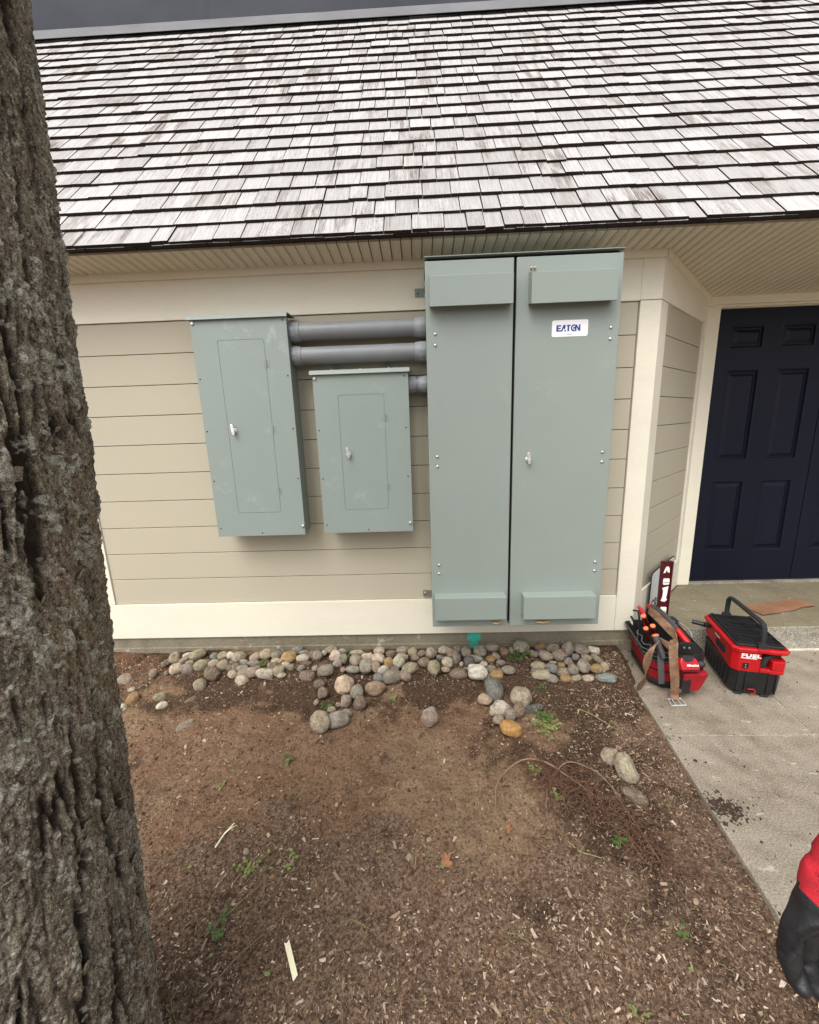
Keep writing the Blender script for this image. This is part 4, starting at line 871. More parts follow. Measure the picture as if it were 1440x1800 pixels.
def mulch():
    rng = np.random.default_rng(11)
    N = 230000; x = rng.uniform(-2.0, 1.2, N); y = rng.uniform(.35, 2.36, N)
    n = fbm(x * 4, y * 4, 0, 4, 60)
    dens = .035 + .80 * sst(1.45, .80, y + (n - .5) * 1.2) + .5 * sst(.5, .95, x + (n - .5) * .5) + .5 * sst(2.08, 2.2, y)
    dens = np.clip(dens, 0, 1) * (x < wx(y) - .004)
    k = rng.random(N) < dens * .62; x, y = x[k], y[k]; n = len(x)
    L = np.exp(rng.normal(-5.95, .62, n)).clip(.001, .018); W_ = (L * rng.uniform(.14, .55, n)).clip(.0007, .006); T = rng.uniform(.0003, .0016, n)
    z = GZ(x, y) + .0015 + L * .08
    P = np.stack([x, y, z], -1)
    boxes('mulch', P, rots(rng, n, .28), np.stack([L, W_, T], -1), ['chip'], 'stuff', 'brown shredded bark mulch scattered over the bare soil', rng.uniform(.3, 1.3, n))
    N = 60000; x = rng.uniform(-2.1, 1.2, N); y = rng.uniform(.6, 2.42, N); k = (x < wx(y) - .003) & (rng.random(N) < .45 + .4 * fbm(x * 5, y * 5, 0, 3, 70)); x, y = x[k], y[k]; n = len(x)
    r = np.exp(rng.normal(-6.55, .55, n)).clip(.0006, .007)
    boxes('soil_clods', np.stack([x, y, GZ(x, y) + r * .3], -1), rots(rng, n, .6), np.stack([r * rng.uniform(.7, 1.4, n), r, r * rng.uniform(.5, .9, n)], -1), ['crumb'], 'stuff', 'crumbly brown soil clods over the planting bed', rng.uniform(.5, 1.1, n))
    # crumbs of soil thrown on to the concrete walk and grit
    N = 1500; x = rng.uniform(1.0, 2.6, N); y = rng.uniform(.7, 2.4, N); d = x - wx(y)
    p = np.exp(-np.abs(d) / .05) * .9 + .10 + .9 * np.exp(-(((x - 1.12) / .07) ** 2 + ((y - 1.33) / .05) ** 2)); k = (rng.random(N) < p) & (d > .0); x, y = x[k], y[k]
    x2 = rng.normal(1.135, .045, 420); y2 = rng.normal(1.345, .028, 420); kk = x2 > wx(y2); x = np.concatenate([x, x2[kk]]); y = np.concatenate([y, y2[kk]]); n = len(x)
    r = np.exp(rng.normal(-6.1, .5, n)).clip(.0008, .008)
    boxes('soil_crumbs', np.stack([x, y, r * .4], -1), rots(rng, n, .5), np.stack([r, r * rng.uniform(.5, 1, n), r * .5], -1), ['soil_dark'], 'stuff', 'dark crumbs of soil spilled over the concrete walk edge')
M['soil_dark'] = simple('soil_crumb', (.05, .03, .02), .95, var=.4)
mulch()
def gz(x, y): return float(GZ(np.array([x]), np.array([y]))[0])
def strand(b, x, y, L, r, wig, mi=0, lift=.004, n=9):
    a = random.uniform(0, 6.28); P = []
    for k in range(n):
        P.append((x, y, gz(x, y) + lift * math.sin(math.pi * k / (n - 1)) * random.uniform(.6, 1.3) + r * .6)); a += random.gauss(0, wig); x += math.cos(a) * L / n; y += math.sin(a) * L / n
        if x > wx(y) - .01: break
    if len(P) > 2: b.tube(P, [r * (1 - .5 * i / len(P)) for i in range(len(P))], 5, mi)
b = MB()
for k in range(330):
    x, y = random.uniform(-1.5, 1.0), random.uniform(.75, 2.1); strand(b, x, y, random.uniform(.04, .2), random.uniform(.0006, .0013), .35, random.choice((0, 0, 1)), random.uniform(.002, .012))
b.build('rootlets', ['root', 'stem'], kind='stuff', label='thin pale rootlets lying over the soil')
# torn root clump
rc_ = thing('root_clump', 'tangled clump of torn reddish brown roots on the soil beside the walk', 'roots', (.62, 1.42, 0))
b = MB()
for k in range(330):
    t_ = random.random() ** 1.5; x0, y0 = .50 + .34 * t_ + random.gauss(0, .035), 1.50 - .38 * t_ ** 1.4 + random.gauss(0, .03)
    a = random.uniform(0, 6.28); P = []; h = random.uniform(.008, .055); x, y = x0, y0
    L = random.uniform(.06, .20); n = 9
    for q in range(n):
        P.append((x, y, gz(x, y) + .002 + h * math.sin(math.pi * (q + .4) / n))); a += random.gauss(0, .5); x += math.cos(a) * L / n; y += math.sin(a) * L / n * .8
    b.tube(P, random.uniform(.0006, .0016), 5)
b.build('fine_roots', ['root'], rc_)
def stemcurve(pts, r0, r1, nm, mat, par):
    b = MB(); P = [Vector((x, y, gz(x, y) + h)) for x, y, h in pts]
    Q = []
    for i in range(len(P) - 1):
        p0, p1, p2, p3 = P[max(i - 1, 0)], P[i], P[i + 1], P[min(i + 2, len(P) - 1)]
        for k in range(6):
            t_ = k / 6; Q.append(.5 * ((2 * p1) + (p2 - p0) * t_ + (2 * p0 - 5 * p1 + 4 * p2 - p3) * t_ * t_ + (3 * p1 - p0 - 3 * p2 + p3) * t_ ** 3))
    Q.append(P[-1]); b.tube(Q, [r0 + (r1 - r0) * i / len(Q) for i in range(len(Q))], 8); return b.build(nm, [mat], par, smooth=True)
stemcurve([(.261, 1.359, .0), (.29, 1.47, .02), (.40, 1.55, .04), (.50, 1.54, .05), (.586, 1.468, .04), (.66, 1.40, .02)], .0038, .003, 'root_stem', 'twig', rc_)
stemcurve([(.46, 1.36, .0), (.50, 1.45, .02), (.60, 1.53, .05), (.70, 1.46, .06), (.75, 1.36, .04)], .003, .002, 'root_stem', 'twig', rc_)
stemcurve([(.70, 1.55, .01), (.73, 1.46, .03), (.74, 1.36, .04), (.765, 1.26, .03), (.79, 1.15, .02), (.82, 1.04, .0)], .0018, .001, 'root_stem', 'twig', rc_)
stemcurve([(.60, 1.42, .02), (.62, 1.33, .02), (.61, 1.27, .01)], .002, .001, 'root_stem', 'root', rc_)
def twig(label, pts, r, mat='twig'):
    P = [Vector((x, y, gz(x, y) + h)) for x, y, h in pts]; b = MB(); b.tube(P, [r * (1 - .4 * i / len(P)) for i in range(len(P))], 7)
    m_ = P[len(P) // 2]; b.tube([m_, m_ + Vector((.02, .012, .012)), m_ + Vector((.035, .03, .006))], [r * .6, r * .5, r * .3], 6)
    me = b.mesh('twig', [mat], True); put('twig', me, label=label, cat='twig', group='twigs on the soil', loc=P[0])
twig('thin dark twig on dark soil, curving beside the walk below the stone strip', [(.80, 1.93, .004), (.84, 1.88, .014), (.90, 1.80, .014), (.94, 1.76, .003)], .0022, 'stem')
twig('straight brown twig on bare soil left of the lone pinkish stone', [(-.14, 1.63, .003), (-.09, 1.66, .006), (-.02, 1.70, .004)], .003)
twig('short upright-looking dark twig in the middle of the bare soil', [(-.06, 1.13, .003), (-.055, 1.18, .008), (-.05, 1.22, .004)], .0035)
twig('pale forked twig in the dark patch beneath the torn roots', [(.50, 1.23, .003), (.53, 1.19, .006), (.60, 1.17, .006)], .002, 'stem')
twig('pale thin twig curling near the tree at left', [(-.70, .93, .003), (-.63, 1.02, .008), (-.58, 1.08, .004)], .002, 'stem')
twig('long thin twig at the bottom left beside the tree', [(-.64, .80, .003), (-.58, .88, .008), (-.52, .94, .004)], .0022)
twig('pale split stick on the bare soil right of the tree', [(-.80, 1.20, .003), (-.79, 1.25, .006), (-.775, 1.30, .004)], .0035, 'lath')

# ------------------------------------------------------------------ weeds
def leafgeo(b, base, d, L, w, mi=0, droop=.3):
    d = Vector(d).normalized(); s_ = d.cross(Vector((0, 0, 1)))
    s_ = s_.normalized() if s_.length > 1e-3 else Vector((1, 0, 0)); n = s_.cross(d).normalized()
    P = []; rows = [(0, .12), (.25, .75), (.5, 1), (.75, .72), (1, .05)]
    vs = []
    for t_, ww in rows:
        c = Vector(base) + d * L * t_ - Vector((0, 0, droop * L * t_ * t_)); vs += [c - s_ * w * ww + n * w * .25 * ww, c, c + s_ * w * ww + n * w * .25 * ww]
    fs = []
    for k in range(4): fs += [(3 * k, 3 * k + 1, 3 * k + 4, 3 * k + 3), (3 * k + 1, 3 * k + 2, 3 * k + 5, 3 * k + 4)]
    b.add(vs, fs, mi)
def weed(label, x, y, n, h, spread, lw=.006, ll=.02, mat='leafg', flower=False, group='weeds among the stones and soil', z=None, lpn=5):
    z0 = gz(x, y) if z is None else z
    t = thing('weed', label, 'weed', (x, y, z0), group); bs = MB(); bl = MB()
    for k in range(n):
        a = random.uniform(0, 6.28); ln = h * random.uniform(.6, 1.15); e = Vector((math.cos(a) * spread * random.uniform(.3, 1), math.sin(a) * spread * random.uniform(.3, 1), ln))
        p0 = Vector((x, y, z0 - .002)) + Vector((random.gauss(0, spread * .12), random.gauss(0, spread * .12), 0)); P = [p0 + Vector((e.x * t_, e.y * t_, e.z * (t_ ** .7))) for t_ in (0, .3, .6, 1)]
        bs.tube(P, [.0012, .001, .0009, .0005], 5)
        for q in range(lpn):
            t_ = .3 + .7 * q / (lpn - 1); c = p0 + Vector((e.x * t_, e.y * t_, e.z * t_ ** .7)); a2 = a + random.uniform(-2, 2)
            leafgeo(bl, c, (math.cos(a2), math.sin(a2), random.uniform(.0, .8)), ll * random.uniform(.6, 1.2), lw * random.uniform(.6, 1.2))
    bs.build('stem', ['stem'], t); bl.build('leaves', [mat], t, smooth=True)
    if flower:
        bf = MB(); c = Vector(flower)
        for k in range(5):
            a = k * 1.257; leafgeo(bf, c, (math.cos(a), math.sin(a) - .5, .3), .016, .008, 0, .2)
        bf.build('flower', ['purple'], t)
    return t
weed('dense bushy green weed with a violet flower among stones below the large cabinet', .56, 2.32, 26, .062, .085, .009, .022, flower=(.70, 2.33, .085), z=.03)
weed('bright green feathery weed between stones right of the short middle panel', -.50, 2.30, 12, .05, .04, .004, .018, z=.05)
weed('second green weed between stones, just left of the pale cream one', -.42, 2.33, 10, .045, .035, .004, .018, z=.05)
weed('small bright green weed in the stones under the tall left panel', -1.02, 2.26, 10, .035, .035, .004, .016, z=.05)
weed('tiny green weed beside the orange stone under the tall left panel', -.86, 2.32, 6, .03, .02, .004, .014, z=.05)
weed('bright green weed above the two large stones off the strip', -.56, 1.97, 12, .035, .04, .005, .018)
weed('pale green seedling alone on dark soil below the middle panel', -.198, 2.04, 5, .018, .016, .009, .014, 'leafy')
weed('small green seedling on bare soil left of centre', -.663, 1.618, 5, .02, .03, .005, .018)
weed('tiny pale seedling on bare soil further left', -.90, 1.46, 4, .012, .02, .004, .012, 'leafy')
weed('yellow green trailing weed beside the bright orange stone', .575, 1.80, 20, .03, .10, .006, .018, 'leafy', lpn=4)
weed('darker green weed patch behind the trailing yellow one', .60, 1.86, 12, .035, .05, .007, .018)
weed('small green sprig on dark soil right of the loose pile', .655, 2.08, 4, .03, .03, .006, .018)
weed('green sprig at the top of the curved root arch', .455, 1.52, 6, .03, .03, .006, .018, 'leafy')
weed('small sprig in the dark patch under the torn roots', .685, 1.215, 6, .03, .03, .006, .016)
weed('pale sprig caught in the tangled roots', .52, 1.40, 5, .03, .03, .007, .016, 'leafy')
weed('upright green sprig on mulch in front of the tree at left', -.66, .955, 6, .03, .035, .005, .018)
weed('pale trailing weed on mulch left of centre', -.63, 1.13, 9, .015, .075, .006, .016, 'leafy', lpn=3)
weed('yellow green weed with round leaves near the trailing one', -.50, 1.17, 5, .015, .04, .007, .014, 'leafy')
weed('flat green weed near the walk at lower right', .745, .965, 4, .012, .025, .0045, .013)
weed('sparse green sprig at the bottom edge right of centre', .53, .78, 3, .015, .02, .004, .012, 'leafy')
def lone(label, x, y, a, L, w, mat='leafy'):
    b = MB(); z = gz(x, y) + .006; leafgeo(b, (x, y, z), (math.cos(a), math.sin(a), .15), L, w)
    put('fallen_leaf', b.mesh('fallen_leaf', [mat], True), label=label, cat='leaf', group='small fallen green leaves', loc=(x, y, z))
for lb, x, y, a in (('yellow leaf under the stone strip beside the twig', .80, 1.92, 3.6), ('pale yellow leaf right of the trailing weed by the orange stone', .66, 1.80, .3), ('yellow leaf left of the tangled roots', .36, 1.41, 2.), ('small yellow leaf left of the white stick', -.66, .88, 1.), ('green leaf lying just left of the white stick', -.48, .84, .2), ('green leaf below the twig in the middle soil', .04, 1.13, 2.2), ('yellow leaf on mulch at the lower right', .72, .86, 2.4), ('pale leaf at the bottom right of the mulch', .80, .74, 1.2), ('green leaf by the large speckled stone off the strip', -.51, 2.02, 0), ('yellow leaf in the mulch far left', -.86, 1.12, .6), ('pale leaf right of the dead brown leaf', .18, 1.36, 1.8)):
    lone(lb, x, y, a, random.uniform(.014, .02), .006)
def deadleaf(label, x, y, sc, a, seed):
    rg = random.Random(seed); out = []
    lob = [(0, -1.0), (.12, -.55), (.42, -.62), (.5, -.35), (.22, -.18), (.62, -.02), (.66, .26), (.28, .2), (.42, .55), (.3, .72), (.12, .48), (0, .95)]
    R_ = [(px, py) for px, py in lob] + [(-px * rg.uniform(.8, 1.1), py + rg.uniform(-.06, .06)) for px, py in lob[-2:0:-1]]
    n = len(R_); z = gz(x, y) + .008; vs = []; ca, sa = math.cos(a), math.sin(a)
    def P(px, py, k):
        zz = z + .010 * abs(px) ** 1.3 * (1 + .6 * math.sin(py * 4)) + .006 * math.sin(py * 3 + px * 2); return (x + (px * ca - py * sa) * sc, y + (px * sa + py * ca) * sc, zz + k)
    b = MB(); top = [P(px, py, .0006) for px, py in R_]; bot = [P(px, py, 0) for px, py in R_]; ax = [P(0, py, .0006) for _, py in R_]; axb = [P(0, py, 0) for _, py in R_]
    for A_, B_ in ((top, ax), (bot, axb)):
        b.add(A_ + B_, [(i, (i + 1) % n, n + (i + 1) % n, n + i) for i in range(n)])
    b.add(top + bot, [(i, (i + 1) % n, n + (i + 1) % n, n + i) for i in range(n)])
    b.tube([P(0, -1, 0), P(.03, -1.35, .004)], .0012, 5)
    put('dead_leaf', b.mesh('dead_leaf', ['deadleaf'], False), label=label, cat='leaf', group='brown dead oak leaves', loc=(x, y, z))
deadleaf('larger curled brown oak leaf on the mulch in the lower middle', .05, 1.155, .033, .5, 1)
deadleaf('smaller rust brown oak leaf left of the dark soil patch', .295, 1.275, .022, -.7, 2)
# thin painted stick
b = MB(); z = gz(-.413, .871) + .010
P0, P1 = Vector((-.441, .915, z)), Vector((-.387, .828, z)); d = (P1 - P0).normalized(); w = Vector((-d.y, d.x, 0)) * .0075
e0, e1 = P0, P1
poly = [e0 - w, e0 - w * .2 + d * .006, e0 + w * .25 + d * .004, e0 + w, e1 + w - d * .0085, e1 - w]
b.loft([[p + Vector((0, 0, 0)) for p in poly], [p + Vector((0, 0, .003)) for p in poly]])
put('stick', b.mesh('stick', ['lath']), label='pale yellowish flat wooden stick with a broken end lying on the mulch', cat='stick', loc=P0)
for lb, x, y in (('small pale flat stone on bare soil left of the oak leaf', -.08, 1.17), ('little cream stone near the trailing weed at left', -.68, 1.19)):
    o = bpy.data.objects.new('pebble', [m for m in bpy.data.meshes if m.name.startswith('river_stone')][3]); COL.objects.link(o); o.location = (x, y, gz(x, y) + .004); o.scale = (.011, .013, .006); o.rotation_euler = (0, .2, x * 9); o.color = (.42, .33, .24, 1); tag(o, lb, 'stone', 'small pebbles')
# ------------------------------------------------------------------ things on the walk and porch
def oct_(hw, hl, c, z, cx=0, cy=0, cb=None):
    cb = c if cb is None else cb
    return [(cx - hw + c, cy - hl, z), (cx + hw - c, cy - hl, z), (cx + hw, cy - hl + c, z), (cx + hw, cy + hl - cb, z), (cx + hw - cb, cy + hl, z), (cx - hw + cb, cy + hl, z), (cx - hw, cy + hl - cb, z), (cx - hw, cy - hl + c, z)]
def rot2(c, deg): return Matrix.Translation(Vector(c)) @ Matrix.Rotation(rad(deg), 4, 'Z')
def vacuum():
    c = (1.797, 2.17, 0); r = thing('vacuum', 'red and black box shaped cordless vacuum with a tall black carry handle', 'vacuum', c)
    T = rot2(c, -14)
    def nb(): b = MB(); b.T = T; return b
    b = nb(); b.loft([oct_(.104, .172, .03, .012), oct_(.112, .182, .03, .03), oct_(.117, .188, .028, .158)])
    for x in (-.085, -.05, .05, .085): b.box(x - .004, x + .004, -.192, -.18, .03, .15)
    for k in range(8): b.box(-.1195, -.11, -.13 + k * .038, -.118 + k * .038, .03, .13)
    b.build('tank', ['black'], r, bevel=.004)
    for x, y in ((-.07, -.165), (.05, -.165), (-.07, .16), (.07, .16)):
        b = nb(); b.prism([(-.016, 0), (.016, 0), (.020, .016), (-.020, .016)], (x, y - .012, 0), (0, .03, 0), 0, (1, 0, 0), (0, 0, 1)); b.build('foot', ['blackm'], r, bevel=.002)
    # red housing with the notch at the front right
    b = nb(); z0, z1 = .150, .262
    out = [(-.094, -.191), (.0, -.191), (.012, -.175), (.012, -.105), (.12, -.105), (.12, .165), (.094, .191), (-.094, .191), (-.12, .165), (-.12, -.165)]
    b.loft([[(x * 1.0, y, z0 + (.035 if y > -.1 and x < 0 else 0)) for x, y in out], [(x * 1.02, y * 1.01, z1) for x, y in out]])
    hs_ = b.build('housing', ['red'], r, bevel=.003)
    b = nb(); b.prism([(.006, -.190), (.045, -.190), (.055, -.198), (.108, -.193), (.120, -.175), (.120, -.106), (.006, -.106)], (0, 0, .150), (0, 0, .022), 0, (1, 0, 0), (0, 1, 0))
    b.prism([(.052, -.199), (.106, -.194), (.121, -.176), (.121, -.106), (.052, -.106)], (0, 0, .173), (0, 0, .052), 0, (1, 0, 0), (0, 1, 0)); b.build('front_block', ['red'], r, bevel=.005)
    b = nb(); b.loft([oct_(.121, .194, .026, .263), oct_(.130, .203, .026, .268), oct_(.130, .203, .026, .282), oct_(.124, .197, .024, .288)]); b.box(-.022, .030, -.209, -.19, .276, .291); b.box(-.135, -.115, -.05, -.015, .280, .293); b.build('flange', ['red'], r, bevel=.0025)
    b = nb(); b.loft([oct_(.112, .182, .012, .2885), oct_(.112, .182, .012, .299), oct_(.106, .176, .012, .303)])
    for y in (-.165, -.085, -.005, .075, .155): b.box(-.10, .10, y - .006, y + .006, .303, .310)
    for x in (-.095, .095): b.box(x - .005, x + .005, -.17, .17, .3031, .3105)
    for cy in (-.125, .035):
        for sx in (-1, 1):
            b.prism([(-.038, -.004), (.038, -.004), (.038, .004), (-.038, .004)], (sx * .045, cy, .303), (0, 0, .006), 0, (.84 * sx, .5, 0), (-.5, .84 * sx, 0))
    for y in (-.045, .115): b.box(-.06, .06, y - .022, y + .022, .3032, .3062)
    b.build('lid', ['black'], r, bevel=.0015)
    b = nb(); P = [(0, -.186, .295), (0, -.187, .34), (0, -.183, .40), (-.001, -.172, .416), (-.004, -.15, .424), (-.016, .13, .426), (-.018, .155, .420), (-.02, .168, .404), (-.02, .17, .35), (-.02, .17, .295)]
    b.tube(P, .0125, 12); b.box(-.02, .02, -.198, -.172, .285, .318); b.box(-.04, .0, .158, .182, .285, .318); b.build('carry_handle', ['blackm'], r, smooth=True)
    # hose tucked in the notch
    b = nb(); b.tube([(.118, -.125, .244), (.09, -.145, .245), (.06, -.16, .238), (.035, -.165, .222), (.028, -.163, .195), (.028, -.162, .168)], .0165, 14)
    for k in range(7): b.lathe([(.0185, -.002), (.0185, .002)], (.10 - k * .009, -.139 - k * .003, .2445), (-.95, -.3, 0), 14)
    b.box(.0125, .118, -.108, -.1055, .174, .262); b.build('hose', ['blackm'], r, smooth=True)
    b = nb(); b.box(-.082, -.044, -.1935, -.18, .163, .207, 0); b.box(-.0775, -.0485, -.1945, -.18, .1675, .2025, 1); b.build('outlet_frame', ['red', 'black'], hs_, bevel=.0015)
    b = nb(); b.lathe([(.003, 0), (.003, .001)], (-.063, -.195, .192), (0, -1, 0), 8); b.lathe([(.003, 0), (.003, .001)], (-.063, -.195, .178), (0, -1, 0), 8); b.build('outlet_pin', ['chrome'], hs_)
    b = nb(); b.tube([(-.038, -.195, .050), (-.012, -.195, .052), (-.004, -.195, .046), (-.004, -.195, .030), (-.012, -.195, .024), (-.024, -.195, .025)], .0032, 8); b.build('drain_ring', ['red'], r)
    b = nb(); b.prism(rpoly(-.10, .015, .192, .232, .012), (-.1235, 0, 0), (.01, 0, 0), 0, (0, 1, 0), (0, 0, 1)); b.build('side_grip', ['blackm'], hs_)
    b = nb(); b.tube([(-.16, .10, .262), (-.135, .105, .258), (-.118, .11, .255)], .014, 12); b.tube([(-.215, .12, .266), (-.16, .10, .262)], [.012, .0125], 12); b.build('hose_nozzle', ['black'], r, smooth=True)
    def lettering(body, size, x, z, bold, sx, mat='white', par=hs_, y=-.1935):
        me = textmesh(body, size, bold, 0, .0004, 1.12, sx); me.materials.append(M[mat])
        me.transform(T @ Matrix(((1, 0, 0, x), (0, 0, -1, y), (0, 1, 0, z), (0, 0, 0, 1)))); put('lettering', me, par)
    lettering('FUEL', .026, -.088, .236, .0011, 1.45); lettering('BRUSHLESS', .0095, -.088, .2265, .0004, 1.35)
    me = textmesh('Milwaukee', .014, .0003, .25, .0003, .95, 1.0); me.materials.append(M['white'])
    me.transform(T @ Matrix(((0, 0, -1, -.1232), (-1, 0, 0, .035), (0, 1, 0, .243), (0, 0, 0, 1)))); put('lettering', me, hs_)
vacuum()
def toolbag():
    c = (1.415, 2.245, 0); r = thing('tool_bag', 'open red and black tool bag packed with hand tools on the concrete walk', 'tool bag', c); T = rot2(c, -9)
    def nb(): b = MB(); b.T = T; return b
    b = nb(); b.loft([oct_(.118, .178, .05, .0), oct_(.132, .192, .05, .012), oct_(.134, .194, .05, .038), oct_(.126, .186, .05, .044)]); b.build('base', ['black'], r, bevel=.003)
    b = nb()
    R_ = [oct_(.124, .184, .045, .040), oct_(.132, .188, .045, .10), oct_(.134, .189, .045, .104), oct_(.130, .186, .045, .108), oct_(.138, .190, .045, .114, -.004), oct_(.146, .192, .045, .160, -.012), oct_(.146, .190, .045, .166, -.012), oct_(.150, .192, .045, .195, -.018), oct_(.156, .194, .045, .225, -.024),
          oct_(.150, .188, .043, .226, -.024), oct_(.120, .175, .04, .10), oct_(.118, .172, .04, .06)]
    b.loft(R_, mis=[0, 1, 1, 0, 0, 1, 1, 1, 1, 1, 1, 1]); b.build('body', ['redfab', 'blackfab'], r, smooth=True, angle=30)
    for z, sx, sh in ((.170, .149, -.013), (.198, .153, -.0185), (.226, .159, -.024)):
        b = nb(); P = [(x, y, z) for x, y, _ in oct_(sx, .194, .045, z, sh)]; P = [P[5], P[6], P[7], P[0], ((P[0][0] * .6 + P[1][0] * .4), P[0][1], z)]; b.tube(P, .0022, 6); b.build('piping', ['piping'], r)
    # front bracket, pocket, webbing
    b = MB(); b.prism([(1.345, .05), (1.350, .262), (1.374, .296), (1.445, .294), (1.505, .216), (1.512, .05)], (0, 2.046, 0), (0, .014, 0), 0, (1, 0, 0), (0, 0, 1)); b.build('front_bracket', ['black'], r, bevel=.004)
    for x, z in ((1.392, .266), (1.420, .264)):
        b = MB(); b.lathe([(.0055, 0), (.0045, .002), (0, .0025)], (x, 2.046, z), (0, -1, 0), 12); b.build('rivet', ['zinc'], r)
    b = MB(); b.loft([[(1.362, 1.985, .045), (1.458, 1.985, .045), (1.462, 2.05, .045), (1.358, 2.05, .045)], [(1.352, 1.955, .165), (1.482, 1.962, .16), (1.490, 2.05, .16), (1.352, 2.05, .165)]]); pk = b.build('front_pocket', ['redfab'], r, bevel=.006)
    b = MB(); b.box(1.350, 1.395, 1.966, 1.984, .045, .150); b.build('pocket_trim', ['blackfab'], pk, bevel=.002)
    b = MB(); b.ribbon([(1.276, 2.060, .225), (1.262, 2.030, .215), (1.270, 2.026, .14), (1.283, 2.030, .06)], [(.016, 0, 0)] * 4, .003); b.build('webbing', ['greyfab'], r)
    # top handle
    b = MB(); b.tube([(1.423, 2.062, .280), (1.412, 2.095, .300), (1.404, 2.135, .322)], [.0175, .0175, .0165], 16); b.build('handle_end', ['red'], r, smooth=True)
    b = MB(); b.tube([(1.405, 2.13, .320), (1.402, 2.18, .338), (1.400, 2.24, .350), (1.398, 2.32, .354), (1.392, 2.385, .345)], [.0145, .015, .0155, .0155, .014], 14); b.build('handle_grip', ['greyblk'], r, smooth=True)
    b = MB(); b.tube([(1.392, 2.38, .346), (1.390, 2.405, .335)], [.0175, .0165], 14); b.build('handle_end', ['red'], r, smooth=True)
    b = MB(); b.prism([(-.02, .20), (.02, .20), (.012, .335), (-.012, .335)], (1.39, 2.40, 0), (0, .014, 0), 0, (1, 0, 0), (0, 0, 1)); b.build('handle_post', ['black'], r, bevel=.003)
    b = MB(); b.prism([(-.03, .20), (.035, .20), (.016, .285), (-.010, .285)], (1.415, 2.062, 0), (0, .012, 0), 0, (1, 0, 0), (0, 0, 1)); b.build('handle_post', ['black'], r, bevel=.003)
    b = nb(); b.box(-.030, -.022, -.15, .165, .07, .285); b.box(.03, .036, -.15, .16, .07, .23); b.box(-.11, .11, -.03, -.024, .07, .225); b.box(-.11, .11, .08, .086, .07, .235); b.build('divider', ['blackfab'], r, bevel=.002)
    b = MB()
    b.tube([(1.222, 2.2, .292), (1.205, 2.18, .285), (1.215, 2.14, .288), (1.204, 2.12, .285), (1.192, 2.10, .280), (1.192, 2.07, .278), (1.215, 2.05, .285)], .0022, 6); b.tube([(1.222, 2.2, .292), (1.225, 2.2, .2)], .0022, 6); b.tube([(1.215, 2.05, .285), (1.225, 2.06, .2)], .0022, 6); b.build('tool_loop', ['piping'], r)
    b = MB(); b.prism([(0, 0), (.008, .004), (.010, .030), (.003, .034), (-.003, .018)], (1.292, 1.985, .165), (0, -.002, 0), 0, (1, 0, 0), (0, 0, 1)); b.build('tag', ['yellow'], r)
    return r
M['greyblk'] = simple('grey_black_grip', (.05, .05, .052), .7, var=.2)
toolbag()
def tool(name, label, p0, p1, r, cap='orange', body='maroon', n=14, cat='screwdriver', group='tools in the open bag'):
    p0, p1 = Vector(p0), Vector(p1); L = (p1 - p0).length; ax = (p1 - p0).normalized()
    t = thing(name, label, cat, tuple(p1), group)
    b = MB(); b.lathe([(r * .35, 0), (r * .62, .0005), (r * .8, .003)], p0, ax, n); b.build('end_cap', [cap], t, smooth=True)
    b = MB(); b.lathe([(r * .8, .003), (r, .007), (r, L * .35), (r * .8, L * .5), (r * .92, L * .75), (r * .6, L)], p0, ax, 8 if n > 10 else n); b.lathe([(r * 1.02, .004), (r * 1.04, .008), (r * .99, .011)], p0, ax, n, 1); b.build('grip', [body, cap], t, smooth=True)
    sl = .03 if cat == 'hammer' else .10
    if cat == 'hammer': return
    b = MB(); b.lathe([(.0035, 0), (.0035, sl), (.001, sl + .005)], p1 - ax * .004, ax, 8); b.build('shaft', ['zinc'], t, smooth=True)
tool('screwdriver', 'screwdriver with a ringed orange end standing highest in the bag', (1.255, 2.22, .372), (1.312, 2.255, .285), .0135)
tool('screwdriver', 'screwdriver with a red and orange end nearest the bag handle', (1.279, 2.16, .342), (1.315, 2.19, .25), .0135)
tool('screwdriver', 'screwdriver with a red and orange end leaning out at the left', (1.222, 2.125, .346), (1.262, 2.155, .25), .0125)
tool('hammer', 'dark gripped tool with a broad plain orange end at the front of the bag', (1.245, 2.075, .335), (1.268, 2.012, .225), .0175, 'orange', 'greyblk', 16, 'hammer')
pl = thing('pliers', 'pliers with bright red rounded handles behind the screwdrivers', 'pliers', (1.30, 2.25, .22), 'tools in the open bag')
for dx in (0, .018):
    b = MB(); b.tube([(1.262 + dx, 2.292, .398 - dx), (1.268 + dx, 2.282, .385 - dx), (1.285 + dx * .5, 2.265, .33), (1.30, 2.25, .27)], [.007, .0105, .0095, .007], 12); b.build('handle', ['red'], pl, smooth=True)
b = MB(); b.tube([(1.30, 2.25, .28), (1.31, 2.24, .20)], [.010, .006], 8); b.build('jaws', ['zinc'], pl)
pl = thing('pliers', 'pliers with thin black handles at the far left of the bag', 'pliers', (1.30, 2.33, .2), 'tools in the open bag')
for P in ([(1.256, 2.35, .302), (1.272, 2.34, .27), (1.295, 2.33, .22)], [(1.272, 2.36, .335), (1.302, 2.36, .330), (1.306, 2.35, .30), (1.300, 2.33, .22)]):
    b = MB(); b.tube(P, .006, 10); b.build('handle', ['black'], pl, smooth=True)
b = MB(); b.tube([(1.297, 2.33, .23), (1.30, 2.33, .13)], [.008, .004], 8); b.build('jaws', ['zinc'], pl)
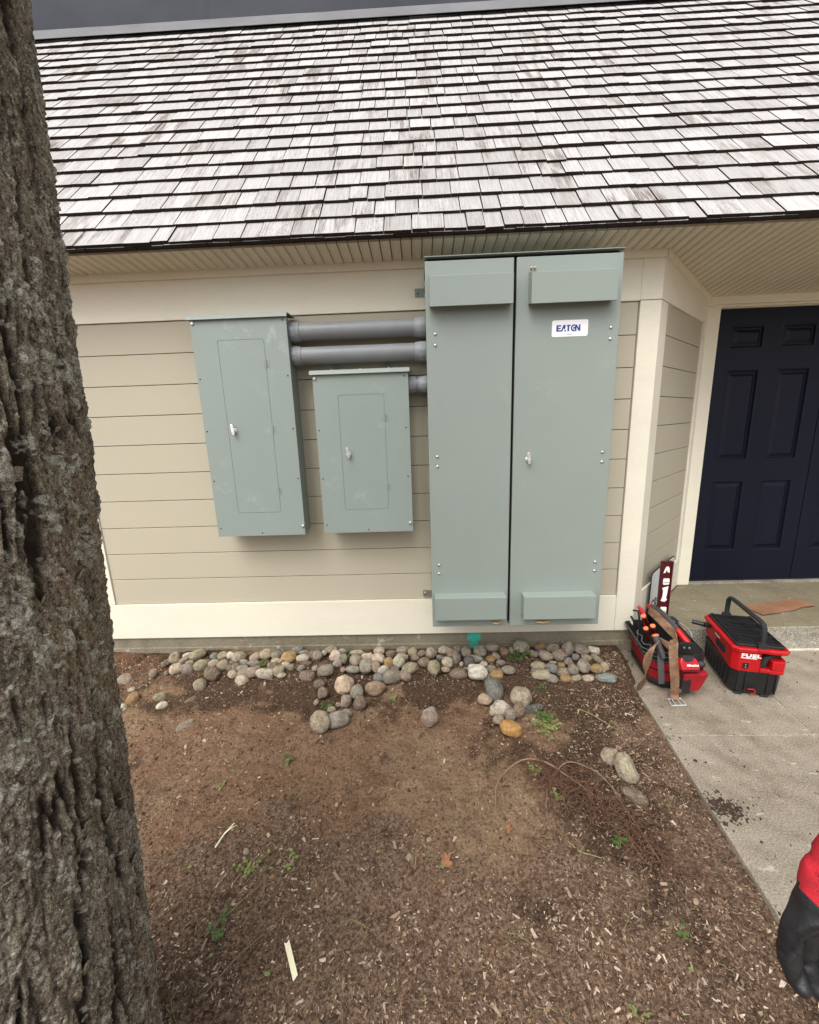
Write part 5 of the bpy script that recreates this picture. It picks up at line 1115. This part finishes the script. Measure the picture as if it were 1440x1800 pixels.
# drill in the right hand rear pocket
dl_ = thing('cordless_drill', 'black cordless drill with a silver chuck behind the bag handle', 'drill', (1.52, 2.33, .16), 'tools in the open bag')
b = MB(); b.box(1.475, 1.545, 2.345, 2.40, .235, .268); b.box(1.482, 1.538, 2.35, 2.395, .268, .275); b.build('battery', ['blackm'], dl_, bevel=.004)
b = MB(); b.tube([(1.50, 2.36, .24), (1.50, 2.33, .18), (1.50, 2.31, .12)], [.018, .017, .017], 12); b.tube([(1.51, 2.34, .235), (1.515, 2.24, .222), (1.515, 2.19, .215)], [.02, .026, .018], 14); b.build('housing', ['black'], dl_, smooth=True)
b = MB(); b.lathe([(.014, 0), (.016, .01), (.013, .03), (.006, .036)], (1.478, 2.34, .262), (.95, -.1, .05), 16); b.build('chuck', ['chrome'], dl_, smooth=True)
b = MB(); P = [(1.545 + .012 * math.cos(t_), 2.30 - .07 * math.cos(t_ * .9 + .3), .225 + .038 * math.sin(t_)) for t_ in [math.pi * k / 12 for k in range(13)]]; b.tube(P, .0028, 6); b.build('belt_clip', ['chrome'], dl_, smooth=True)
# tape measure and torch in the front pocket
tm = thing('tape_measure', 'red and black tape measure with white lettering in the front pocket of the bag', 'tape measure', (1.375, 1.985, .165), 'tools in the open bag')
TM = Matrix.Translation((1.378, 1.985, .212)) @ Matrix.Rotation(rad(-28), 4, 'X')
b = MB(); b.T = TM; out = [(-.046, -.034), (.046, -.034), (.049, -.022), (.047, .0), (.036, .024), (.014, .036), (-.018, .037), (-.040, .028), (-.048, .010)]
b.loft([[(x * s_, y_, z * s_) for x, z in out] for y_, s_ in ((.022, .93), (.018, 1), (-.018, 1), (-.022, .93))]); b.build('case', ['red'], tm, bevel=.004, smooth=True, angle=50)
b = MB(); b.T = TM; b.loft([[(x, y_, z) for x, z in ((-.030, .012), (-.012, .006), (.016, .012), (.028, .034), (.010, .0405), (-.020, .0415), (-.036, .034))] for y_ in (-.0235, .023)]); b.build('rubber_band', ['blackm'], tm, bevel=.002)
b = MB(); b.T = TM; b.box(-.046, .050, -.024, .024, -.041, -.0345); b.build('blade_slot', ['black'], tm, bevel=.002)
me = textmesh('Milwaukee', .0155, .0004, .25, .0003, .9, 1.0); me.materials.append(M['white']); me.transform(TM @ Matrix(((1, 0, 0, -.020), (0, 0, -1, -.0228), (0, 1, 0, -.014), (0, 0, 0, 1)))); put('lettering', me, tm)
tl = thing('flashlight', 'short black torch standing in the front pocket, right of the tape measure', 'flashlight', (1.455, 2.0, .16), 'tools in the open bag')
b = MB(); b.lathe([(.014, -.05), (.014, .012), (.019, .018), (.019, .030), (.015, .034)], (1.455, 2.0, .178), (-.1, -.35, .9), 18); b.build('barrel', ['black'], tl, smooth=True)
b = MB(); b.lathe([(.0145, .0335), (.008, .0345), (0, .0346)], (1.455, 2.0, .178), (-.1, -.35, .9), 18); b.build('lens', ['greyblk'], tl)
# leather tool belt draped over the bag
def catmull(P, n=7):
    P = [Vector(p) for p in P]; Q = []
    for i in range(len(P) - 1):
        p0, p1, p2, p3 = P[max(i - 1, 0)], P[i], P[i + 1], P[min(i + 2, len(P) - 1)]
        for k in range(n):
            t_ = k / n; Q.append(.5 * ((2 * p1) + (p2 - p0) * t_ + (2 * p0 - 5 * p1 + 4 * p2 - p3) * t_ * t_ + (3 * p1 - p0 - 3 * p2 + p3) * t_ ** 3))
    return Q + [P[-1]]
bt = thing('tool_belt', 'worn tan leather tool belt draped over the bag with its buckle on the concrete', 'tool belt', (1.30, 2.0, 0))
def strap(P, Wd, name='strap'):
    Q = catmull(P); WQ = [w for w in catmull(Wd)]; b = MB(); b.ribbon(Q, WQ, .0045); return b.build(name, ['leather'], bt, bevel=.001, smooth=True, angle=50)
h = .0245
strap([(1.372, 2.37, .330), (1.362, 2.30, .342), (1.362, 2.22, .336), (1.366, 2.14, .322), (1.362, 2.085, .315), (1.345, 2.035, .300), (1.315, 2.020, .290), (1.285, 2.020, .300), (1.262, 2.04, .315)],
      [(.006, .004, .02), (.016, 0, .016), (.020, .0, .012), (.016, .004, .016), (.006, .010, .020), (.000, .008, .022), (-.002, .0, .024), (-.004, 0, .022), (-.008, 0, .018)], 'strap')
strap([(1.335, 2.055, .312), (1.318, 2.022, .305), (1.306, 2.000, .27), (1.306, 1.985, .215), (1.312, 1.975, .14), (1.318, 1.972, .075), (1.318, 1.970, .035), (1.318, 1.960, .012)], [(.022, .008, 0)] + [(h, .001, 0)] * 4 + [(.022, 0, 0)] * 3)
strap([(1.235, 2.035, .300), (1.205, 2.015, .290), (1.180, 2.000, .255), (1.172, 1.998, .20), (1.176, 2.00, .15), (1.172, 2.012, .10), (1.172, 2.03, .055), (1.170, 2.045, .012)], [(.014, .0, .016), (.018, 0, .012), (.024, .004, .006), (.022, .006, .0), (.013, .016, .0), (.018, .012, .0), (.022, .006, .0), (.014, .004, 0)])
b = MB(); b.ribbon([(1.288, 1.966, .060), (1.350, 1.966, .060)], [(0, 0, .009)] * 2, .004); b.ribbon([(1.286, 1.970, .060), (1.352, 1.970, .060)], [(0, 0, .009)] * 2, .004); b.build('keeper', ['leather'], bt, bevel=.001)
b = MB(); P = [(1.284, 1.965, .014), (1.352, 1.968, .014), (1.356, 1.925, .006), (1.280, 1.922, .006), (1.284, 1.965, .014)]
for i in range(4): b.tube([P[i], P[i + 1]], .0038, 8)
for x in (1.303, 1.332): b.tube([(x, 1.967, .016), (x - .002, 1.924, .010)], .003, 7)
b.build('buckle', ['chrome'], bt, smooth=True)
for x, y, z in ((1.289, 1.990, .245), (1.322, 1.990, .245), (1.334, 1.9705, .088)):
    b = MB(); b.lathe([(.004, 0), (.003, .002), (0, .0025)], (x, y, z), (0, -1, .1), 10); b.build('rivet', ['zinc'], bt)

# spirit level
lv = thing('spirit_level', 'maroon box spirit level with white markings, upright behind the tool bag', 'spirit level', (1.486, 2.426, 0))
b = MB(); x0, x1, y0, y1 = 1.453, 1.520, 2.415, 2.437
b.box(x0, x0 + .008, y0, y1, .001, .624); b.box(x1 - .008, x1, y0, y1, .001, .624); b.box(x0 + .008, x1 - .008, y0 + .005, y1 - .005, .003, .622); b.box(x0 + .0082, x1 - .0082, y0, y1, .616, .6238); b.box(x0 + .0082, x1 - .0082, y0, y1, .0012, .009); b.build('frame', ['maroon'], lv, bevel=.0012)
for za, zb, mt in ((.474, .514, 'vial'), (.28, .325, 'vial')):
    b = MB(); b.prism(rpoly(1.468, 1.505, za, zb, .006), (0, y0 + .005, 0), (0, -.006, 0), 0, (1, 0, 0), (0, 0, 1)); vh = b.build('vial_frame', ['white'], lv, bevel=.001)
    b = MB(); b.lathe([(.0075, -.012), (.0075, .012)], (1.4865, y0 + .001, (za + zb) / 2), (1, 0, 0), 14); b.build('vial', ['vial'], vh, smooth=True)
b = MB()
for poly in ([(1.466, .548), (1.474, .575), (1.480, .590), (1.492, .592), (1.500, .580), (1.503, .550), (1.490, .556), (1.486, .572), (1.478, .552)], [(1.468, .452), (1.505, .462), (1.502, .425), (1.498, .385), (1.505, .372), (1.490, .360), (1.466, .366), (1.474, .39), (1.476, .43)], [(1.468, .268), (1.502, .268), (1.502, .255), (1.468, .250)]):
    b = MB(); b.prism(poly, (0, y0 + .0048, 0), (0, -.001, 0), 0, (1, 0, 0), (0, 0, 1)); b.build('logo_marking', ['white'], lv)

# lettered board leaning against the angled wall
s0 = AP(.28, .15, .16); sg = thing('sign_board', 'white board with a thin black border and black letters, leaning by the navy doors', 'sign', s0)
def SPt(u, z, n): 
    t_ = (z - .16) / .30; return Vector(AP(u, .030 + n, z))
def sprism(name, poly, n0, n1, mat, par):
    b = MB(); b.loft([[SPt(u, z, n0) for u, z in poly], [SPt(u, z, n1) for u, z in poly]]); return b.build(name, [mat], par)
bd = sprism('board', rpoly(.222, .735, .1605, .486, .045, 8), 0, .004, 'black', sg)
M['signface'] = simple('sign_face', (.62, .64, .66), .35, var=.05)
fc = sprism('face', rpoly(.230, .727, .1685, .478, .039, 8), .0042, .0052, 'signface', bd)
me = textmesh('GRA', .115, .002, 0, .0006, 1.0, .85); me.materials.append(M['black'])
for v in me.vertices:
    u, z = .250 + v.co.x, .195 + v.co.y; v.co = SPt(u, z, .0058 + v.co.z)
put('lettering', me, fc)

# brown paper sheet on the porch
b = MB(); A_, B_, C_, D_ = Vector((2.22, 2.745, .1625)), Vector((2.262, 2.59, .1625)), Vector((2.705, 2.72, .1625)), Vector((2.665, 2.835, .1625)); n = 14
top = []; 
for i in range(n + 1):
    t_ = i / n
    for k in range(5):
        q = k / 4; P = (A_.lerp(D_, t_)).lerp(B_.lerp(C_, t_), q); P.z += .006 * abs(math.sin(t_ * 5 + q)) * (.3 + q) + (.010 * sst(.8, 1, np.array([t_]))[0]); P.x += .006 * math.sin(i * 2.1 + k); P.y += .006 * math.sin(i * 1.3) * (k in (0, 4)); top.append(P)
m_ = len(top); vs = top + [p - Vector((0, 0, .0015)) for p in top]; fs = []
for i in range(n):
    for k in range(4):
        a = i * 5 + k; fs += [(a, a + 1, a + 6, a + 5), (m_ + a, m_ + a + 5, m_ + a + 6, m_ + a + 1)]
for i in range(n): fs += [(i * 5, i * 5 + 5, m_ + i * 5 + 5, m_ + i * 5), (i * 5 + 4, m_ + i * 5 + 4, m_ + i * 5 + 9, i * 5 + 9)]
fs += [(k, m_ + k, m_ + k + 1, k + 1) for k in range(4)] + [(n * 5 + k, n * 5 + k + 1, m_ + n * 5 + k + 1, m_ + n * 5 + k) for k in range(4)]
b.add(vs, fs); put('paper_sheet', b.mesh('paper_sheet', ['card'], True), label='torn rust brown sheet lying flat on the porch before the navy doors', cat='paper', loc=(2.46, 2.72, .16))

# ------------------------------------------------------------------ person at the right edge: only the gloved hand is in view
def skin(name, pts, edges, rads, mats, parent, sub=2, root=0):
    me = bpy.data.meshes.new(name); me.from_pydata([tuple(p) for p in pts], edges, []); o = bpy.data.objects.new(name, me); COL.objects.link(o)
    o.modifiers.new('s', 'SKIN'); sv = me.skin_vertices[0].data
    for i, r_ in enumerate(rads): sv[i].radius = (r_, r_) if not isinstance(r_, tuple) else r_
    for v in sv: v.use_root = False
    sv[root].use_root = True
    s_ = o.modifiers.new('d', 'SUBSURF'); s_.levels = sub; s_.render_levels = sub
    dg = bpy.context.evaluated_depsgraph_get(); dg.update(); m2 = bpy.data.meshes.new_from_object(o.evaluated_get(dg)); bpy.data.objects.remove(o)
    m2.materials.clear()
    for q in mats: m2.materials.append(M[q])
    m2.polygons.foreach_set('use_smooth', [True] * len(m2.polygons)); m2.polygons.foreach_set('material_index', [0] * len(m2.polygons))
    return put(name, m2, parent)
def chain(specs):
    P, E, R_ = [], [], []
    for base, lst in specs:
        prev = base
        for p, r_ in lst:
            P.append(Vector(p)); R_.append(r_); i = len(P) - 1
            if prev is not None: E.append((prev, i))
            prev = i
    return P, E, R_
pe = thing('person', 'person in a grey jacket, red and black work glove hanging at the right edge', 'person', (1.24, .12, 0))
X0, Y0_ = 1.24, .12
WR, HK = Vector((.645, .520, .875)), Vector((.585, .492, .760))
body = [(None, [((X0, Y0_, .95), .11), ((X0, Y0_, 1.12), .10), ((X0, Y0_ + .01, 1.32), .11), ((X0, Y0_, 1.45), .06), ((X0, Y0_ + .01, 1.53), .055), ((X0, Y0_ + .02, 1.62), .085), ((X0, Y0_ + .02, 1.72), .07)])]
P, E, R_ = chain(body)
def ext(base, lst):
    prev = base
    for p, r_ in lst:
        P.append(Vector(p)); R_.append(r_); E.append((prev, len(P) - 1)); prev = len(P) - 1
    return prev
w_ = ext(2, [((X0 - .17, Y0_ + .02, 1.40), .055), ((X0 - .30, Y0_ + .12, 1.14), .042), (WR + Vector((.05, -.01, .06)), .03), (WR, .026)])
pm = ext(w_, [(HK, .03)])
for k in range(4): ext(pm, [(HK + Vector((-.030 + .021 * k, .012, -.045)), .008), (HK + Vector((-.030 + .021 * k, .010, -.072)), .006)])
ext(w_, [(WR + Vector((.0, -.03, -.05)), .012), (WR + Vector((.0, -.045, -.09)), .010)])
w2 = ext(2, [((X0 + .17, Y0_ + .02, 1.40), .055), ((X0 + .24, Y0_ + .02, 1.12), .042), ((X0 + .25, Y0_ + .08, .88), .028), ((X0 + .25, Y0_ + .1, .82), .03)])
for k in range(4): ext(w2, [((X0 + .25, Y0_ + .07 + .02 * k, .75), .009), ((X0 + .245, Y0_ + .07 + .02 * k, .70), .008)])
ext(w2, [((X0 + .22, Y0_ + .06, .79), .011), ((X0 + .21, Y0_ + .05, .75), .009)])
for s_ in (-1, 1): ext(0, [((X0 + s_ * .09, Y0_, .84), .07), ((X0 + s_ * .11, Y0_ + .01, .48), .05), ((X0 + s_ * .12, Y0_ - .01, .10), .04), ((X0 + s_ * .12, Y0_ + .08, .045), .035), ((X0 + s_ * .12, Y0_ + .16, .035), .03)])
skin('body', P, E, R_, ['skin'], pe)
P, E, R_ = chain([(None, [((X0, Y0_, .90), (.19, .15)), ((X0, Y0_, 1.12), (.18, .145)), ((X0, Y0_ + .01, 1.32), (.19, .15)), ((X0, Y0_, 1.46), .085)])])
ext(2, [((X0 - .17, Y0_ + .02, 1.40), .075), ((X0 - .30, Y0_ + .12, 1.14), .060), (WR + Vector((.06, -.012, .075)), .046), (WR + Vector((.008, -.002, .014)), .047)])
ext(2, [((X0 + .17, Y0_ + .02, 1.40), .075), ((X0 + .24, Y0_ + .02, 1.12), .058), ((X0 + .25, Y0_ + .07, .92), .042)])
skin('jacket', P, E, R_, ['sleeve'], pe)
P, E, R_ = chain([(None, [((X0, Y0_, 1.03), .14), ((X0, Y0_, .93), .145)])])
for s_ in (-1, 1): ext(1, [((X0 + s_ * .10, Y0_, .80), .10), ((X0 + s_ * .11, Y0_ + .01, .48), .072), ((X0 + s_ * .12, Y0_ - .01, .10), .062)])
skin('trousers', P, E, R_, ['denim'], pe)
for s_ in (-1, 1):
    P, E, R_ = chain([(None, [((X0 + s_ * .12, Y0_ - .02, .14), .058), ((X0 + s_ * .12, Y0_ - .01, .06), .055), ((X0 + s_ * .12, Y0_ + .08, .05), .048), ((X0 + s_ * .12, Y0_ + .17, .042), .040)])])
    skin('boot', P, E, R_, ['leather'], pe)
P, E, R_ = chain([(None, [((X0, Y0_ - .01, 1.66), .098), ((X0, Y0_, 1.735), .085)])]); skin('hair', P, E, R_, ['hair'], pe)
# glove: cuff and palm, four curled fingers and a thumb
def glove(WR, HK):
    P, E, R_ = [], [], []
    def ex(base, lst):
        prev = base
        for p, r_ in lst:
            P.append(Vector(p)); R_.append(r_)
            if prev is not None: E.append((prev, len(P) - 1))
            prev = len(P) - 1
        return prev
    a = ex(None, [(WR + Vector((.012, .0, .03)), .038), (WR + Vector((.0, -.002, .005)), .035), (WR.lerp(HK, .45), .040), (WR.lerp(HK, .85), .043)])
    x_ = Vector((1, .12, 0)).normalized(); vw = Vector((-.54, -.45, .71))
    for k, (ln, o_) in enumerate(((.98, 0), (1.06, 0), (1.0, 0), (.84, 0))):
        b0 = HK + x_ * (-.036 + .0235 * k) + Vector((0, .004, -.022 + (.004 if k in (0, 3) else 0)))
        p1 = b0 + Vector((.004 * (k - 1.2), -.004, -.056)) * ln; p2 = p1 + (Vector((.006, -.012, -.034))) * ln; p3 = p2 + Vector((.010, -.018, -.012)) * ln
        ex(a, [(b0, .0175), (b0.lerp(p1, .5), .0168), (p1, .0172), (p2, .0160), (p3, .0140)])
    t0 = WR.lerp(HK, .5) + Vector((-.004, -.026, .0)) 
    ex(2, [(t0 + Vector((-.004, -.010, -.006)), .024), (t0 + Vector((-.010, -.024, -.045)), .021), (t0 + Vector((.006, -.034, -.080)), .018)])
    o = skin('glove', P, E, R_, ['coat', 'knit'], pe, 3, 1)
    me = o.data; n = len(me.vertices); co = np.empty(n * 3); me.vertices.foreach_get('co', co); co = co.reshape(-1, 3)
    nv = np.empty(n * 3); me.vertices.foreach_get('normal', nv); nv = nv.reshape(-1, 3)
    w = co + np.array(pe.location)
    d = (fbm(w[:, 0] * 45, w[:, 1] * 45, w[:, 2] * 70, 3, 5) - .5) * .004 - .0035 * np.abs(np.sin(w[:, 2] * 62 + 3 * np.sin(w[:, 0] * 30))) ** 10
    co = co + nv * d[:, None]; me.vertices.foreach_set('co', co.ravel()); me.update()
    view = np.array([-.57, -.47, .70]); mi = []
    for p in me.polygons:
        c_ = Vector(p.center) + Vector(pe.location); f_ = p.normal.dot(Vector(view)); 
        zl = .790 + .12 * (c_.x - .53) - .9 * max(0, .56 - c_.x)
        mi.append(1 if (c_.z > zl or (f_ < -.35 and c_.z > .72)) else 0)
    me.polygons.foreach_set('material_index', mi)
glove(WR, HK)
